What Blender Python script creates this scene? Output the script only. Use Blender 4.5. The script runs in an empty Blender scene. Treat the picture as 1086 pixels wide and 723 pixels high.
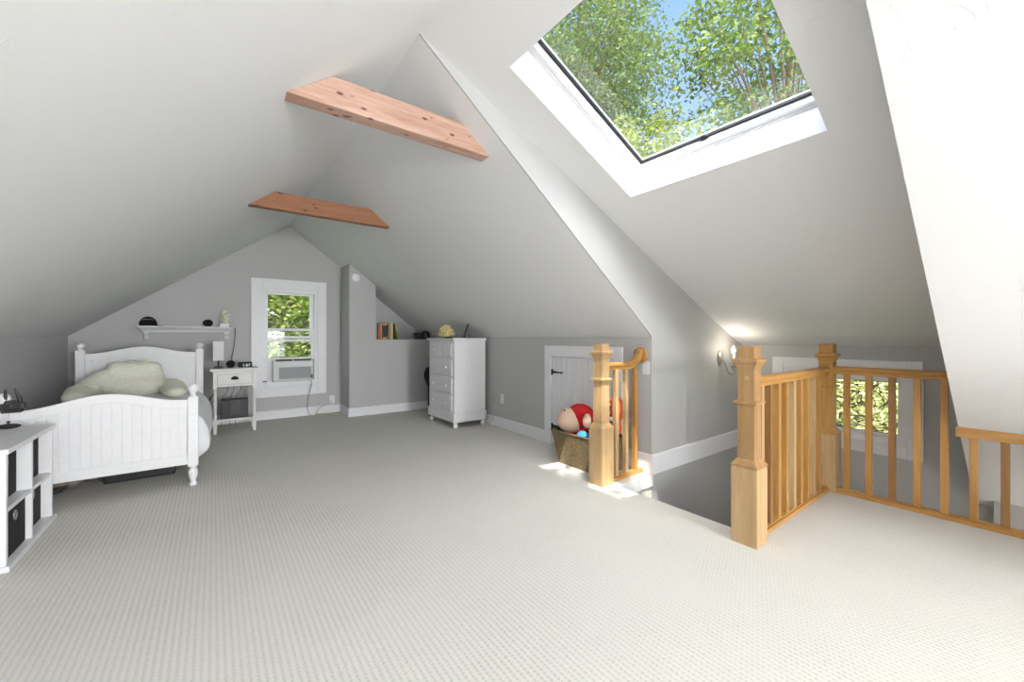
import bpy, bmesh, math, random
from mathutils import Vector, Matrix
random.seed(7)
SC = bpy.context.scene
COL = SC.collection
PI = math.pi

# ------------------------------------------------------------------ materials
def new_mat(name):
    m = bpy.data.materials.new(name); m.use_nodes = True
    nt = m.node_tree
    return m, nt, nt.nodes['Principled BSDF']
def link(nt, a, b): nt.links.new(a, b)
def node(nt, t, **kw):
    n = nt.nodes.new(t)
    for k, v in kw.items():
        if hasattr(n, k): setattr(n, k, v)
        else: n.inputs[k].default_value = v
    return n
def ramp(nt, stops):
    r = nt.nodes.new('ShaderNodeValToRGB')
    e = r.color_ramp.elements
    while len(e) < len(stops): e.new(0.5)
    for q, (p, c) in zip(e, stops): q.position = p; q.color = (*c, 1)
    return r
def paint(name, c, rough=.55, bump=0., scale=40., vary=.0, detail=4):
    m, nt, b = new_mat(name)
    b.inputs['Base Color'].default_value = (*c, 1); b.inputs['Roughness'].default_value = rough
    tc = node(nt, 'ShaderNodeTexCoord')
    n = node(nt, 'ShaderNodeTexNoise', Scale=scale, Detail=detail)
    link(nt, tc.outputs['Object'], n.inputs['Vector'])
    if bump:
        bp = node(nt, 'ShaderNodeBump', Strength=bump, Distance=.004)
        link(nt, n.outputs['Fac'], bp.inputs['Height']); link(nt, bp.outputs['Normal'], b.inputs['Normal'])
    v = vary or .02
    r = ramp(nt, [(.3, tuple(x*(1-v) for x in c)), (.7, tuple(min(1, x*(1+v)) for x in c))])
    link(nt, n.outputs['Fac'], r.inputs['Fac']); link(nt, r.outputs['Color'], b.inputs['Base Color'])
    return m
def plaster(name, c, rough=.7, bump=.32):
    """hand-trowelled wall plaster: broad waviness and scattered trowel ridges"""
    m, nt, b = new_mat(name)
    b.inputs['Base Color'].default_value = (*c, 1); b.inputs['Roughness'].default_value = rough
    tc = node(nt, 'ShaderNodeTexCoord')
    n1 = node(nt, 'ShaderNodeTexNoise', Scale=3.5, Detail=3, Distortion=.8)
    n2 = node(nt, 'ShaderNodeTexNoise', Scale=28, Detail=3, Distortion=1.5)
    v = node(nt, 'ShaderNodeTexVoronoi', Scale=11.0); v.feature = 'DISTANCE_TO_EDGE'
    for n in (n1, n2): link(nt, tc.outputs['Object'], n.inputs['Vector'])
    mix = node(nt, 'ShaderNodeMixRGB', Fac=.25); link(nt, tc.outputs['Object'], mix.inputs['Color1']); link(nt, n1.outputs['Color'], mix.inputs['Color2'])
    link(nt, mix.outputs['Color'], v.inputs['Vector'])
    rr = ramp(nt, [(0, (1, 1, 1)), (.02, (0, 0, 0))]); link(nt, v.outputs['Distance'], rr.inputs['Fac'])
    gate = ramp(nt, [(.56, (0, 0, 0)), (.66, (1, 1, 1))]); link(nt, n1.outputs['Fac'], gate.inputs['Fac'])
    mu = node(nt, 'ShaderNodeMath', operation='MULTIPLY'); link(nt, rr.outputs['Color'], mu.inputs[0]); link(nt, gate.outputs['Color'], mu.inputs[1])
    a1 = node(nt, 'ShaderNodeMath', operation='MULTIPLY_ADD'); a1.inputs[1].default_value = .3
    link(nt, n2.outputs['Fac'], a1.inputs[0]); link(nt, mu.outputs[0], a1.inputs[2])
    a2 = node(nt, 'ShaderNodeMath', operation='MULTIPLY_ADD'); a2.inputs[1].default_value = .8
    link(nt, n1.outputs['Fac'], a2.inputs[0]); link(nt, a1.outputs[0], a2.inputs[2])
    bp = node(nt, 'ShaderNodeBump', Strength=bump, Distance=.006)
    link(nt, a2.outputs[0], bp.inputs['Height']); link(nt, bp.outputs['Normal'], b.inputs['Normal'])
    return m
def wood(name, c1, c2, axis='z', scale=1., rough=.4, knots=None):
    m, nt, b = new_mat(name)
    tc = node(nt, 'ShaderNodeTexCoord'); mp = node(nt, 'ShaderNodeMapping')
    s = [14*scale]*3; s['xyz'.index(axis)] = 1.1*scale
    mp.inputs['Scale'].default_value = s
    link(nt, tc.outputs['Object'], mp.inputs['Vector'])
    n = node(nt, 'ShaderNodeTexNoise', Scale=1., Detail=5, Roughness=.65, Distortion=.6); link(nt, mp.outputs['Vector'], n.inputs['Vector'])
    n2 = node(nt, 'ShaderNodeTexNoise', Scale=6., Detail=3, Roughness=.6); link(nt, mp.outputs['Vector'], n2.inputs['Vector'])
    add = node(nt, 'ShaderNodeMath', operation='MULTIPLY_ADD'); add.inputs[1].default_value = .35
    link(nt, n2.outputs['Fac'], add.inputs[0]); link(nt, n.outputs['Fac'], add.inputs[2])
    mid = tuple((a+q)/2 for a, q in zip(c1, c2))
    r = ramp(nt, [(.45, c2), (.66, mid), (.85, c1)]); link(nt, add.outputs[0], r.inputs['Fac'])
    out = r.outputs['Color']
    if knots:
        kc, ks = knots
        mp2 = node(nt, 'ShaderNodeMapping'); sc = [ks*2.2]*3; sc['xyz'.index(axis)] = ks; mp2.inputs['Scale'].default_value = sc
        link(nt, tc.outputs['Object'], mp2.inputs['Vector'])
        v = node(nt, 'ShaderNodeTexVoronoi', Scale=1., Randomness=1.); link(nt, mp2.outputs['Vector'], v.inputs['Vector'])
        k = ramp(nt, [(.10, (1, 1, 1)), (.20, (0, 0, 0))]); link(nt, v.outputs['Distance'], k.inputs['Fac'])
        mx = node(nt, 'ShaderNodeMixRGB'); mx.inputs['Color2'].default_value = (*kc, 1)
        link(nt, k.outputs['Color'], mx.inputs['Fac']); link(nt, out, mx.inputs['Color1']); out = mx.outputs['Color']
    link(nt, out, b.inputs['Base Color']); b.inputs['Roughness'].default_value = rough
    bp = node(nt, 'ShaderNodeBump', Strength=.12, Distance=.002); link(nt, add.outputs[0], bp.inputs['Height']); link(nt, bp.outputs['Normal'], b.inputs['Normal'])
    return m
def carpet_mat():
    m, nt, b = new_mat('carpet_loop')
    tc = node(nt, 'ShaderNodeTexCoord'); sp = node(nt, 'ShaderNodeSeparateXYZ')
    big = node(nt, 'ShaderNodeTexNoise', Scale=1.3, Detail=3); link(nt, tc.outputs['Object'], big.inputs['Vector'])
    fine = node(nt, 'ShaderNodeTexNoise', Scale=55, Detail=2); link(nt, tc.outputs['Object'], fine.inputs['Vector'])
    link(nt, tc.outputs['Object'], sp.inputs['Vector'])
    def M(op, a, c=None, d=None):
        q = node(nt, 'ShaderNodeMath', operation=op)
        for i, x in enumerate((a, c, d)):
            if x is None: continue
            if isinstance(x, (int, float)): q.inputs[i].default_value = x
            else: link(nt, x, q.inputs[i])
        return q.outputs[0]
    jx = M('MULTIPLY_ADD', fine.outputs['Fac'], 3.0, M('MULTIPLY', sp.outputs['X'], 2*PI/.0235))
    row = M('SINE', jx)
    # alternate rows are offset by half a loop
    par = M('MULTIPLY', M('SINE', M('MULTIPLY', sp.outputs['X'], PI/.0235)), 1.57)
    jy = M('ADD', M('MULTIPLY_ADD', fine.outputs['Fac'], 6.0, M('MULTIPLY', sp.outputs['Y'], 2*PI/.019)), par)
    bead = M('SINE', jy)
    h = M('MULTIPLY_ADD', row, .55, M('MULTIPLY', bead, .22))
    hn = M('MULTIPLY_ADD', h, .5, .5)
    pit = ramp(nt, [(.0, (.52, .50, .45)), (.25, (.67, .65, .60)), (.5, (.72, .70, .655)), (1, (.75, .732, .69))])
    wear = M('MULTIPLY_ADD', big.outputs['Fac'], .5, M('SUBTRACT', hn, .25))
    link(nt, wear, pit.inputs['Fac'])
    link(nt, pit.outputs['Color'], b.inputs['Base Color']); b.inputs['Roughness'].default_value = .95
    b.inputs['Specular IOR Level'].default_value = .1
    bp = node(nt, 'ShaderNodeBump', Strength=.35, Distance=.004); link(nt, hn, bp.inputs['Height']); link(nt, bp.outputs['Normal'], b.inputs['Normal'])
    return m
def weave_mat(name, c1, c2, px=.017, pz=.0125):
    m, nt, b = new_mat(name)
    tc = node(nt, 'ShaderNodeTexCoord'); sp = node(nt, 'ShaderNodeSeparateXYZ'); link(nt, tc.outputs['Object'], sp.inputs['Vector'])
    def MM(op, a, c=None, d=None):
        q = node(nt, 'ShaderNodeMath', operation=op)
        for i, x in enumerate((a, c, d)):
            if x is None: continue
            if isinstance(x, (int, float)): q.inputs[i].default_value = x
            else: link(nt, x, q.inputs[i])
        return q.outputs[0]
    xy = MM('ADD', sp.outputs['X'], sp.outputs['Y'])
    h = MM('MULTIPLY_ADD', MM('MULTIPLY', MM('SINE', MM('MULTIPLY', xy, 2*PI/px)), MM('SINE', MM('MULTIPLY', sp.outputs['Z'], 2*PI/pz))), .5, .5)
    n = node(nt, 'ShaderNodeTexNoise', Scale=40, Detail=3); link(nt, tc.outputs['Object'], n.inputs['Vector'])
    f = MM('MULTIPLY_ADD', n.outputs['Fac'], .7, MM('MULTIPLY', h, .5))
    r = ramp(nt, [(.3, c2), (.85, c1)]); link(nt, f, r.inputs['Fac']); link(nt, r.outputs['Color'], b.inputs['Base Color'])
    b.inputs['Roughness'].default_value = .6
    bp = node(nt, 'ShaderNodeBump', Strength=.7, Distance=.006); link(nt, h, bp.inputs['Height']); link(nt, bp.outputs['Normal'], b.inputs['Normal'])
    return m
def leaf_mat(name, c1, c2, c3):
    m, nt, b = new_mat(name)
    g = node(nt, 'ShaderNodeNewGeometry')
    r = ramp(nt, [(0., c1), (.5, c2), (1., c3)]); link(nt, g.outputs['Random Per Island'], r.inputs['Fac'])
    link(nt, r.outputs['Color'], b.inputs['Base Color']); b.inputs['Roughness'].default_value = .6; b.inputs['Specular IOR Level'].default_value = .12
    t = node(nt, 'ShaderNodeBsdfTranslucent'); link(nt, r.outputs['Color'], t.inputs['Color'])
    mx = node(nt, 'ShaderNodeMixShader', Fac=.35)
    link(nt, b.outputs[0], mx.inputs[1]); link(nt, t.outputs[0], mx.inputs[2])
    link(nt, mx.outputs[0], nt.nodes['Material Output'].inputs['Surface'])
    return m
def glass_mat(name, tint=(1, 1, 1), refl=.04, bump=0.):
    m, nt, b = new_mat(name)
    nt.nodes.remove(b)
    t = node(nt, 'ShaderNodeBsdfTransparent'); t.inputs['Color'].default_value = (*tint, 1)
    g = node(nt, 'ShaderNodeBsdfGlossy', Roughness=.02)
    mx = node(nt, 'ShaderNodeMixShader', Fac=refl)
    if bump:
        tc = node(nt, 'ShaderNodeTexCoord'); n = node(nt, 'ShaderNodeTexNoise', Scale=30, Detail=1); link(nt, tc.outputs['Object'], n.inputs['Vector'])
        bp = node(nt, 'ShaderNodeBump', Strength=bump, Distance=.01); link(nt, n.outputs['Fac'], bp.inputs['Height']); link(nt, bp.outputs['Normal'], g.inputs['Normal'])
    link(nt, t.outputs[0], mx.inputs[1]); link(nt, g.outputs[0], mx.inputs[2])
    link(nt, mx.outputs[0], nt.nodes['Material Output'].inputs['Surface'])
    return m
def plain(name, c, rough=.5, metal=0., emit=None, es=0.):
    m, nt, b = new_mat(name)
    b.inputs['Base Color'].default_value = (*c, 1); b.inputs['Roughness'].default_value = rough; b.inputs['Metallic'].default_value = metal
    tc = node(nt, 'ShaderNodeTexCoord'); n = node(nt, 'ShaderNodeTexNoise', Scale=60, Detail=2); link(nt, tc.outputs['Object'], n.inputs['Vector'])
    mr = node(nt, 'ShaderNodeMapRange'); mr.inputs['To Min'].default_value = max(0, rough-.05); mr.inputs['To Max'].default_value = min(1, rough+.05)
    link(nt, n.outputs['Fac'], mr.inputs['Value']); link(nt, mr.outputs[0], b.inputs['Roughness'])
    if emit:
        b.inputs['Emission Color'].default_value = (*emit, 1); b.inputs['Emission Strength'].default_value = es
    return m

M = {}
M['ceil'] = plaster('white_plaster', (.80, .80, .80))
M['wall'] = plaster('grey_plaster', (.50, .50, .495), .6, .25)
M['trim'] = paint('white_trim_paint', (.82, .82, .84), .4, .05, 30)
M['carpet'] = carpet_mat()
OAK1, OAK2 = (.53, .285, .085), (.37, .175, .04)
M['oak'] = wood('honey_oak_upright', OAK1, OAK2, 'z', 1.3, .38)
M['oak_brown'] = wood('light_brown_oak', (.45, .275, .125), (.30, .165, .065), 'z', 1.3, .4)
M['oak_pale'] = wood('pale_oak_upright', (.55, .38, .20), (.42, .265, .12), 'z', 1.3, .4)  # also carries painted sunlight on the short railing
M['oak_dark'] = wood('dark_oak_upright', (.33, .165, .05), (.23, .105, .03), 'z', 1.3, .38)
M['oak_x'] = wood('honey_oak_lengthwise', OAK1, OAK2, 'x', 1.3, .38)
M['oak_y'] = wood('honey_oak_crosswise', OAK1, OAK2, 'y', 1.3, .38)
M['beam1'] = wood('knotty_red_cedar', (.62, .42, .345), (.40, .21, .135), 'x', 1.2, .6, ((.14, .045, .03), 8.5))
M['beam2'] = wood('knotty_cedar', (.40, .18, .09), (.25, .095, .04), 'x', 1.2, .6, ((.08, .028, .02), 8.0))
M['white'] = paint('white_furniture_paint', (.80, .80, .81), .4, .04, 25)
M['ivory'] = paint('ivory_furniture_paint', (.78, .77, .73), .4, .04, 25)
M['black'] = plain('black_plastic', (.012, .012, .013), .45)
M['fabric_black'] = paint('black_felt', (.012, .012, .014), .95, .3, 300)
M['iron'] = plain('black_iron', (.015, .015, .016), .5, .3)
M['dgrey'] = plain('dark_grey_plastic', (.05, .05, .055), .5)
M['grey'] = paint('grey_grille', (.36, .37, .38), .6, .3, 200)
M['ac'] = plain('appliance_white', (.72, .72, .73), .45)
M['steel'] = plain('brushed_nickel', (.42, .40, .38), .35, .9)
M['lead'] = plain('lead_came', (.05, .05, .05), .5, .5)
M['pillow'] = paint('cream_plush', (.81, .81, .68), .95, .5, 45, .06)
M['duvet'] = paint('white_quilt_cotton', (.78, .79, .82), .9, .3, 14, .03)
M['sheet'] = paint('cream_cotton', (.72, .70, .60), .9, .2, 20)
M['shade'] = plain('white_linen_shade', (.80, .80, .79), .8)
M['basket'] = weave_mat('brown_wicker', (.30, .21, .10), (.06, .04, .018))
M['peach'] = paint('peach_plush', (.80, .56, .42), .95, .25, 120)
M['red'] = paint('red_plush', (.60, .015, .02), .95, .25, 120)
M['orange'] = paint('orange_red_plush', (.75, .13, .05), .95, .25, 120)
M['tan'] = paint('tan_plush', (.70, .36, .12), .95, .25, 120)
M['blue'] = paint('blue_plush', (.05, .28, .60), .95, .25, 120)
M['whiteplush'] = paint('white_plush', (.85, .84, .80), .95, .25, 120)
M['glass'] = glass_mat('clear_glass', (.97, .98, .98), .04)
M['glass2'] = glass_mat('window_glass', (.98, .99, .98), .004)
M['tglass'] = glass_mat('textured_glass', (.98, .98, .94), .05, .6)
M['bulb'] = plain('lit_bulb', (1, .95, .85), .3, 0, (1, .86, .66), 14)
M['candle'] = plain('candle_sleeve', (.72, .72, .68), .5)
M['cord_grey'] = plain('grey_cable', (.55, .55, .54), .5)
M['cord_black'] = plain('black_cable', (.02, .02, .02), .5)
M['cord_tan'] = plain('tan_cable', (.50, .44, .24), .5)
M['digits'] = plain('clock_digits', (.5, .55, .55), .5, 0, (.75, .85, .85), .5)
M['flower'] = paint('cream_petals', (.76, .76, .60), .8, .2, 90, .08)
M['gold'] = paint('yellow_crystal', (.62, .52, .24), .5, .6, 60, .35)
M['patch'] = paint('mottled_tan_cloth', (.30, .26, .20), .95, .5, 12, .5)
M['bark'] = paint('tree_bark', (.16, .12, .085), .9, .6, 14, .3)
M['soil'] = paint('lawn', (.12, .20, .05), .95, .3, 5, .3)
M['leafA'] = leaf_mat('soft_green_leaves', (0.086, 0.138, 0.041), (0.138, 0.192, 0.061), (0.203, 0.254, 0.092))
M['leafB'] = leaf_mat('bright_green_leaves', (0.070, 0.121, 0.026), (0.142, 0.213, 0.046), (0.232, 0.293, 0.076))
M['leafC'] = leaf_mat('yellow_green_leaves', (0.142, 0.182, 0.035), (0.223, 0.274, 0.061), (0.304, 0.333, 0.101))
M['leafD'] = leaf_mat('hedge_leaves', (0.076, 0.121, 0.026), (0.173, 0.232, 0.050), (0.315, 0.344, 0.121))
M['leafE'] = leaf_mat('pale_yellow_leaves', (0.34, 0.37, 0.17), (0.58, 0.58, 0.30), (0.76, 0.73, 0.46))
M['outside'] = paint('outer_cladding', (.6, .6, .58), .8, .1, 8)

# ------------------------------------------------------------------ builder
def wloc(o):
    v = Vector((0, 0, 0))
    while o: v += o.location; o = o.parent
    return v
class B:
    def __init__(self): self.m = bmesh.new()
    def box(self, x0, x1, y0, y1, z0, z1):
        v = [self.m.verts.new(p) for p in ((x0,y0,z0),(x1,y0,z0),(x1,y1,z0),(x0,y1,z0),(x0,y0,z1),(x1,y0,z1),(x1,y1,z1),(x0,y1,z1))]
        for f in ((3,2,1,0),(4,5,6,7),(0,1,5,4),(1,2,6,5),(2,3,7,6),(3,0,4,7)): self.m.faces.new([v[i] for i in f])
        return self
    def hexa(self, pts):
        v = [self.m.verts.new(p) for p in pts]
        for f in ((3,2,1,0),(4,5,6,7),(0,1,5,4),(1,2,6,5),(2,3,7,6),(3,0,4,7)): self.m.faces.new([v[i] for i in f])
        return self
    def prism(self, poly, axis, a0, a1):
        """poly: 2-d outline in the two other axes (in xyz order), extruded along axis"""
        def P(p, a):
            q = list(p); q.insert('xyz'.index(axis), a); return q
        A = [self.m.verts.new(P(p, a0)) for p in poly]; C = [self.m.verts.new(P(p, a1)) for p in poly]
        n = len(poly)
        self.m.faces.new(A); self.m.faces.new(list(reversed(C)))
        for i in range(n): self.m.faces.new([A[i], C[i], C[(i+1) % n], A[(i+1) % n]])
        return self
    def loft(self, rings, closed=True, caps=True):
        R = [[self.m.verts.new(p) for p in r] for r in rings]
        n = len(R[0])
        for a, c in zip(R, R[1:]):
            for i in range(n if closed else n-1): self.m.faces.new([a[i], a[(i+1) % n], c[(i+1) % n], c[i]])
        if caps and closed:
            self.m.faces.new(list(reversed(R[0]))); self.m.faces.new(R[-1])
        return self
    def lathe(self, prof, c, seg=20, axis='z'):
        rings = []
        for r, h in prof:
            ring = []
            for i in range(seg):
                a = 2*PI*i/seg
                p = (r*math.cos(a), r*math.sin(a), h)
                if axis == 'x': p = (h, p[0], p[1])
                if axis == 'y': p = (p[0], -h, p[1]) if False else (p[1], h, p[0])
                ring.append((p[0]+c[0], p[1]+c[1], p[2]+c[2]))
            rings.append(ring)
        return self.loft(rings)
    def square(self, prof, c):
        return self.loft([[(c[0]+sx*r, c[1]+sy*r, c[2]+h) for sx, sy in ((-1,-1),(1,-1),(1,1),(-1,1))] for r, h in prof])
    def tube(self, pts, r, seg=8, closed=False):
        pts = [Vector(p) for p in pts]; n = len(pts); rings = []; up = None
        rr = r if isinstance(r, (list, tuple)) else [r]*n
        for i, p in enumerate(pts):
            if closed: t = pts[(i+1) % n]-pts[i-1]
            else: t = pts[min(i+1, n-1)]-pts[max(i-1, 0)]
            t.normalize()
            if up is None:
                up = Vector((0,0,1)) if abs(t.z) < .9 else Vector((1,0,0))
            s = t.cross(up)
            if s.length < 1e-6: s = t.cross(Vector((0,1,0)))
            s.normalize(); up = s.cross(t).normalized()
            rings.append([p+s*(math.cos(2*PI*k/seg)*rr[i])+up*(math.sin(2*PI*k/seg)*rr[i]) for k in range(seg)])
        if closed: rings.append(rings[0])
        if closed:
            R = [[self.m.verts.new(q) for q in g] for g in rings[:-1]]
            for i in range(n):
                a, c = R[i], R[(i+1) % n]
                for k in range(seg): self.m.faces.new([a[k], a[(k+1) % seg], c[(k+1) % seg], c[k]])
            return self
        return self.loft(rings)
    def ell(self, c, r, seg=20, rot=None):
        mt = Matrix.Translation(c) @ (rot or Matrix()) @ Matrix.Diagonal((*r, 1))
        bmesh.ops.create_uvsphere(self.m, u_segments=seg, v_segments=max(6, seg//2), radius=1, matrix=mt)
        return self
    def build(self, name, mat, parent=None, smooth=False, bevel=0., sub=0, kind=None, label=None, local=False, remesh=0.):
        bm = self.m
        if parent is not None and not local: bmesh.ops.translate(bm, verts=bm.verts, vec=-wloc(parent))
        bmesh.ops.recalc_face_normals(bm, faces=bm.faces)
        me = bpy.data.meshes.new(name); bm.to_mesh(me); bm.free()
        o = bpy.data.objects.new(name, me); COL.objects.link(o)
        for q in (mat if isinstance(mat, (list, tuple)) else [mat]): me.materials.append(q)
        if parent is not None: o.parent = parent
        if smooth: me.polygons.foreach_set('use_smooth', [True]*len(me.polygons))
        if remesh:
            q = o.modifiers.new('remesh', 'REMESH'); q.mode = 'VOXEL'; q.voxel_size = remesh; q.use_smooth_shade = True
            q = o.modifiers.new('smooth', 'SMOOTH'); q.factor = .6; q.iterations = 8
        if bevel:
            q = o.modifiers.new('bevel', 'BEVEL'); q.width = bevel; q.segments = 2; q.limit_method = 'ANGLE'; q.angle_limit = math.radians(40)
        if sub:
            q = o.modifiers.new('sub', 'SUBSURF'); q.levels = sub; q.render_levels = sub
        if kind: o['kind'] = kind
        if label: o['label'] = label
        return o
def tag(o, label, cat, group=None, kind=None):
    o['label'] = label; o['category'] = cat
    if group: o['group'] = group
    if kind: o['kind'] = kind
    return o
def thing(name, label, cat, loc=(0,0,0), group=None):
    o = bpy.data.objects.new(name, None); COL.objects.link(o); o.location = loc; o.empty_display_size = .1
    return tag(o, label, cat, group)
def struct(b, name, mat, parent=None, **kw):
    return b.build(name, mat, parent, kind=None if parent else 'structure', **kw)
def copy_tree(root, loc, label):
    r = root.copy(); COL.objects.link(r); r.location = loc; r['label'] = label
    for ch in root.children:
        c = ch.copy(); COL.objects.link(c); c.parent = r
        for g in ch.children:
            d = g.copy(); COL.objects.link(d); d.parent = c
    return r
def spline(pts, n=8):
    pts = [Vector(p) for p in pts]; out = []
    for i in range(len(pts)-1):
        p0, p1, p2, p3 = pts[max(i-1, 0)], pts[i], pts[i+1], pts[min(i+2, len(pts)-1)]
        for k in range(n):
            t = k/n
            out.append(.5*((2*p1)+(p2-p0)*t+(2*p0-5*p1+4*p2-p3)*t*t+(3*p1-p0-3*p2+p3)*t**3))
    return out+[pts[-1]]

# ------------------------------------------------------------------ room shell (metres; y runs along the ridge)
RX, RZ = .92, 2.895                 # ridge
SL, SR, SD = .736, .772, .4635      # left slope, main right slope, dormer slope
XL, XK, XO = -1.363, 3.095, 4.80    # side walls and the outer stair wall
YB, YBUMP, YC, YN, YR = 6.87, 6.353, 2.10, .36, -6.0
def zr(x): return RZ-SR*(x-RX)
def zl(x): return RZ-SL*(RX-x)
def zroof(x): return zl(x) if x < RX else zr(x)
T = .16
def slab(x0, x1, f): return [(x0, f(x0)), (x1, f(x1)), (x1, f(x1)+T), (x0, f(x0)+T)]
struct(B().prism(slab(XL-.25, RX, zl), 'y', YR-.1, YB+.2), 'ceiling_left', M['ceil'])
struct(B().prism(slab(RX, XK+.25, zr), 'y', YC+.012, YB+.2), 'ceiling_right', M['ceil'])
VX0, VX1, VY0, VY1 = 1.15, 2.15, -5.2, -3.8     # skylight added out of view behind the viewpoint, to carry fill light
struct(B().prism(slab(RX, XO+.1, zr), 'y', VY1, YN).prism(slab(RX, XO+.1, zr), 'y', YR-.1, VY0).prism(slab(RX, VX0, zr), 'y', VY0, VY1).prism(slab(VX1, XO+.1, zr), 'y', VY0, VY1), 'ceiling_front', M['ceil'])
def zo(k): return lambda x: zr(x)+k
def tilt(x0, x1, k0, k1): return [(x0, zr(x0)+k0), (x1, zr(x1)+k0), (x1, zr(x1)+k1), (x0, zr(x0)+k1)]
b = B().prism(tilt(VX0, VX0+.05, .10, .22), 'y', VY0, VY1).prism(tilt(VX1-.05, VX1, .10, .22), 'y', VY0, VY1).prism(tilt(VX0+.05, VX1-.05, .10, .22), 'y', VY0, VY0+.05).prism(tilt(VX0+.05, VX1-.05, .10, .22), 'y', VY1-.05, VY1)
w5 = struct(b, 'window_5_added', M['trim'])
B().prism(tilt(VX0+.04, VX1-.04, .16, .166), 'y', VY0+.04, VY1-.04).build('pane', M['glass'], w5)
# dormer ceiling with the skylight opening, built in its own sloped frame
DL = math.hypot(1, SD); DU = Vector((1/DL, 0, -SD/DL)); DN = Vector((SD/DL, 0, 1/DL))
def D(s, y, k): return Vector((RX, y, RZ))+DU*s+DN*k
def dbox(b, s0, s1, y0, y1, k0, k1):
    return b.hexa([D(s0,y0,k0),D(s1,y0,k0),D(s1,y1,k0),D(s0,y1,k0),D(s0,y0,k1),D(s1,y0,k1),D(s1,y1,k1),D(s0,y1,k1)])
S0, S1, H0, H1 = .447, 1.632, .652, 1.802
SE = (4.54-RX)*DL
b = B()
e = .002
dbox(b, 0, S0-e, YN-.1, YC+.1, 0, T); dbox(b, S1+e, SE, YN-.1, YC+.1, 0, T)
dbox(b, S0-e, S1+e, YN-.1, H0-e, 0, T); dbox(b, S0-e, S1+e, H1+e, YC+.1, 0, T)
b.prism([(4.54, 1.217), (4.90, 1.217-.354*.36), (4.90, 1.30), (4.54, 1.36)], 'y', YN-.1, YC+.1)
struct(b, 'ceiling_dormer', M['ceil'])
# skylight: white lining, frame, black gasket, pane
sk = struct(dbox(dbox(dbox(dbox(B(), S0-.03, S1+.03, H0-.03, H0, .001, .19), S0-.03, S1+.03, H1, H1+.03, .001, .19), S0-.03, S0, H0, H1, .001, .19), S1, S1+.03, H0, H1, .001, .19), 'window_1', M['trim'])
def ring(b, s0, s1, y0, y1, w, k0, k1):
    dbox(b, s0, s1, y0, y0+w, k0, k1); dbox(b, s0, s1, y1-w, y1, k0, k1)
    dbox(b, s0, s0+w, y0+w, y1-w, k0, k1); return dbox(b, s1-w, s1, y0+w, y1-w, k0, k1)
b = B(); ring(b, S0-.03, S1+.03, H0-.03, H1+.03, .037, .192, .205); ring(b, S0-.03, S1+.03, H0-.03, H1+.03, .064, .207, .30); b.build('window_frame', M['trim'], sk)
b = B(); ring(b, S0+.034, S1-.034, H0+.034, H1-.034, .013, .25, .272); b.build('gasket', M['iron'], sk, label='black rubber gasket')
dbox(B(), S0+.036, S1-.036, H0+.036, H1-.036, .259, .265).build('pane', M['glass'], sk)
kb = D(S1-.045, 1.30, .25)
B().ell(kb, (.018, .032, .018), 12).build('catch', M['iron'], sk, smooth=True, label='small black catch')
# cheeks of the dormer and stair walls
def zd(x): return RZ-SD*(x-RX) if x < 4.54 else 1.217-.354*(x-4.54)
ck = [(RX, RZ), (XK, zr(XK)), (XK, -1.75), (XO+.1, -1.75), (XO+.1, zd(XO+.1)+.05), (4.54, 1.25), (RX+.02, RZ+.02)]
ck2 = [(RX+.05, RZ+.04), (XK+.13, zr(XK)+.09), (XK+.13, -1.75), (XO+.1, -1.75), (XO+.1, zd(XO+.1)+.05), (4.54, 1.25), (RX+.06, RZ+.05)]
struct(B().prism(ck, 'y', YC, YC+.012).prism(ck2, 'y', YC+.0121, YC+.12).box(2.57, XK, YC, YC+.12, -1.75, -.22), 'wall_dormer_left', M['wall'])
ck = [(RX+.05, RZ+.03), (XO, zr(XO)+.06), (XO, zd(XO)+.05), (4.54, 1.25), (RX+.06, RZ+.05)]
struct(B().prism(ck, 'y', YN-.11, YN-.001), 'wall_dormer_right', M['wall'])
WY0, WY1, WZ0, WZ1 = .76, 1.66, .305, .85
b = B().box(XO, XO+.12, YN-.1, WY0, -1.75, 1.22).box(XO, XO+.12, WY1, YC+.12, -1.75, 1.22).box(XO, XO+.12, WY0, WY1, -1.75, WZ0).box(XO, XO+.12, WY0, WY1, WZ1, 1.22)
b.box(4.70, XO+.12, -1.02, YN-.1, -1.75, zr(4.70)+.02)
struct(b, 'wall_stair', M['wall'])
b = B().prism([(XK, -1.75), (XO, -1.75), (XO, zr(XO)+.02), (XK, zr(XK)+.02)], 'y', -1.02, -.90)
b.box(XK, XK+.1, YR, -1.0201, 0, 1.3)
struct(b, 'wall_stair_end', M['wall'])
# floor: one carpeted slab with the stairwell left open, plus the carpeted flight going down
HX, HY0 = 2.63, 1.13
b = B().box(XL-.1, HX, YR-.1, YB+.1, -.22, 0)
b.box(HX, XK, YC+.001, YB+.1, -.219, 0)
b.box(HX, 3.935, -.9, HY0, -.22, 0)
b.box(HX, XK+.1, YR-.1, -.9, -.22, 0)
struct(b, 'floor', M['carpet'])
b = B()
for i in range(6): b.box(HX+.02+.21*i, HX+.25+.21*i, HY0, YC, -1.75, -.19*(i+1))
b.box(HX+1.27, XO, -.9, YC, -1.75, -1.33); b.box(HX-.05, HX+.02, HY0, YC, -1.75, -.22); b.box(HX, 3.93, HY0-.08, HY0, -1.75, -.22); b.box(3.86, 3.93, -.9, HY0, -1.75, -.22)
struct(b, 'floor_stairs', M['carpet'])
struct(B().box(HX-.002, XK, YC-.014, YC, -.10, .002), 'trim_1', M['trim'], bevel=.003)
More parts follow.
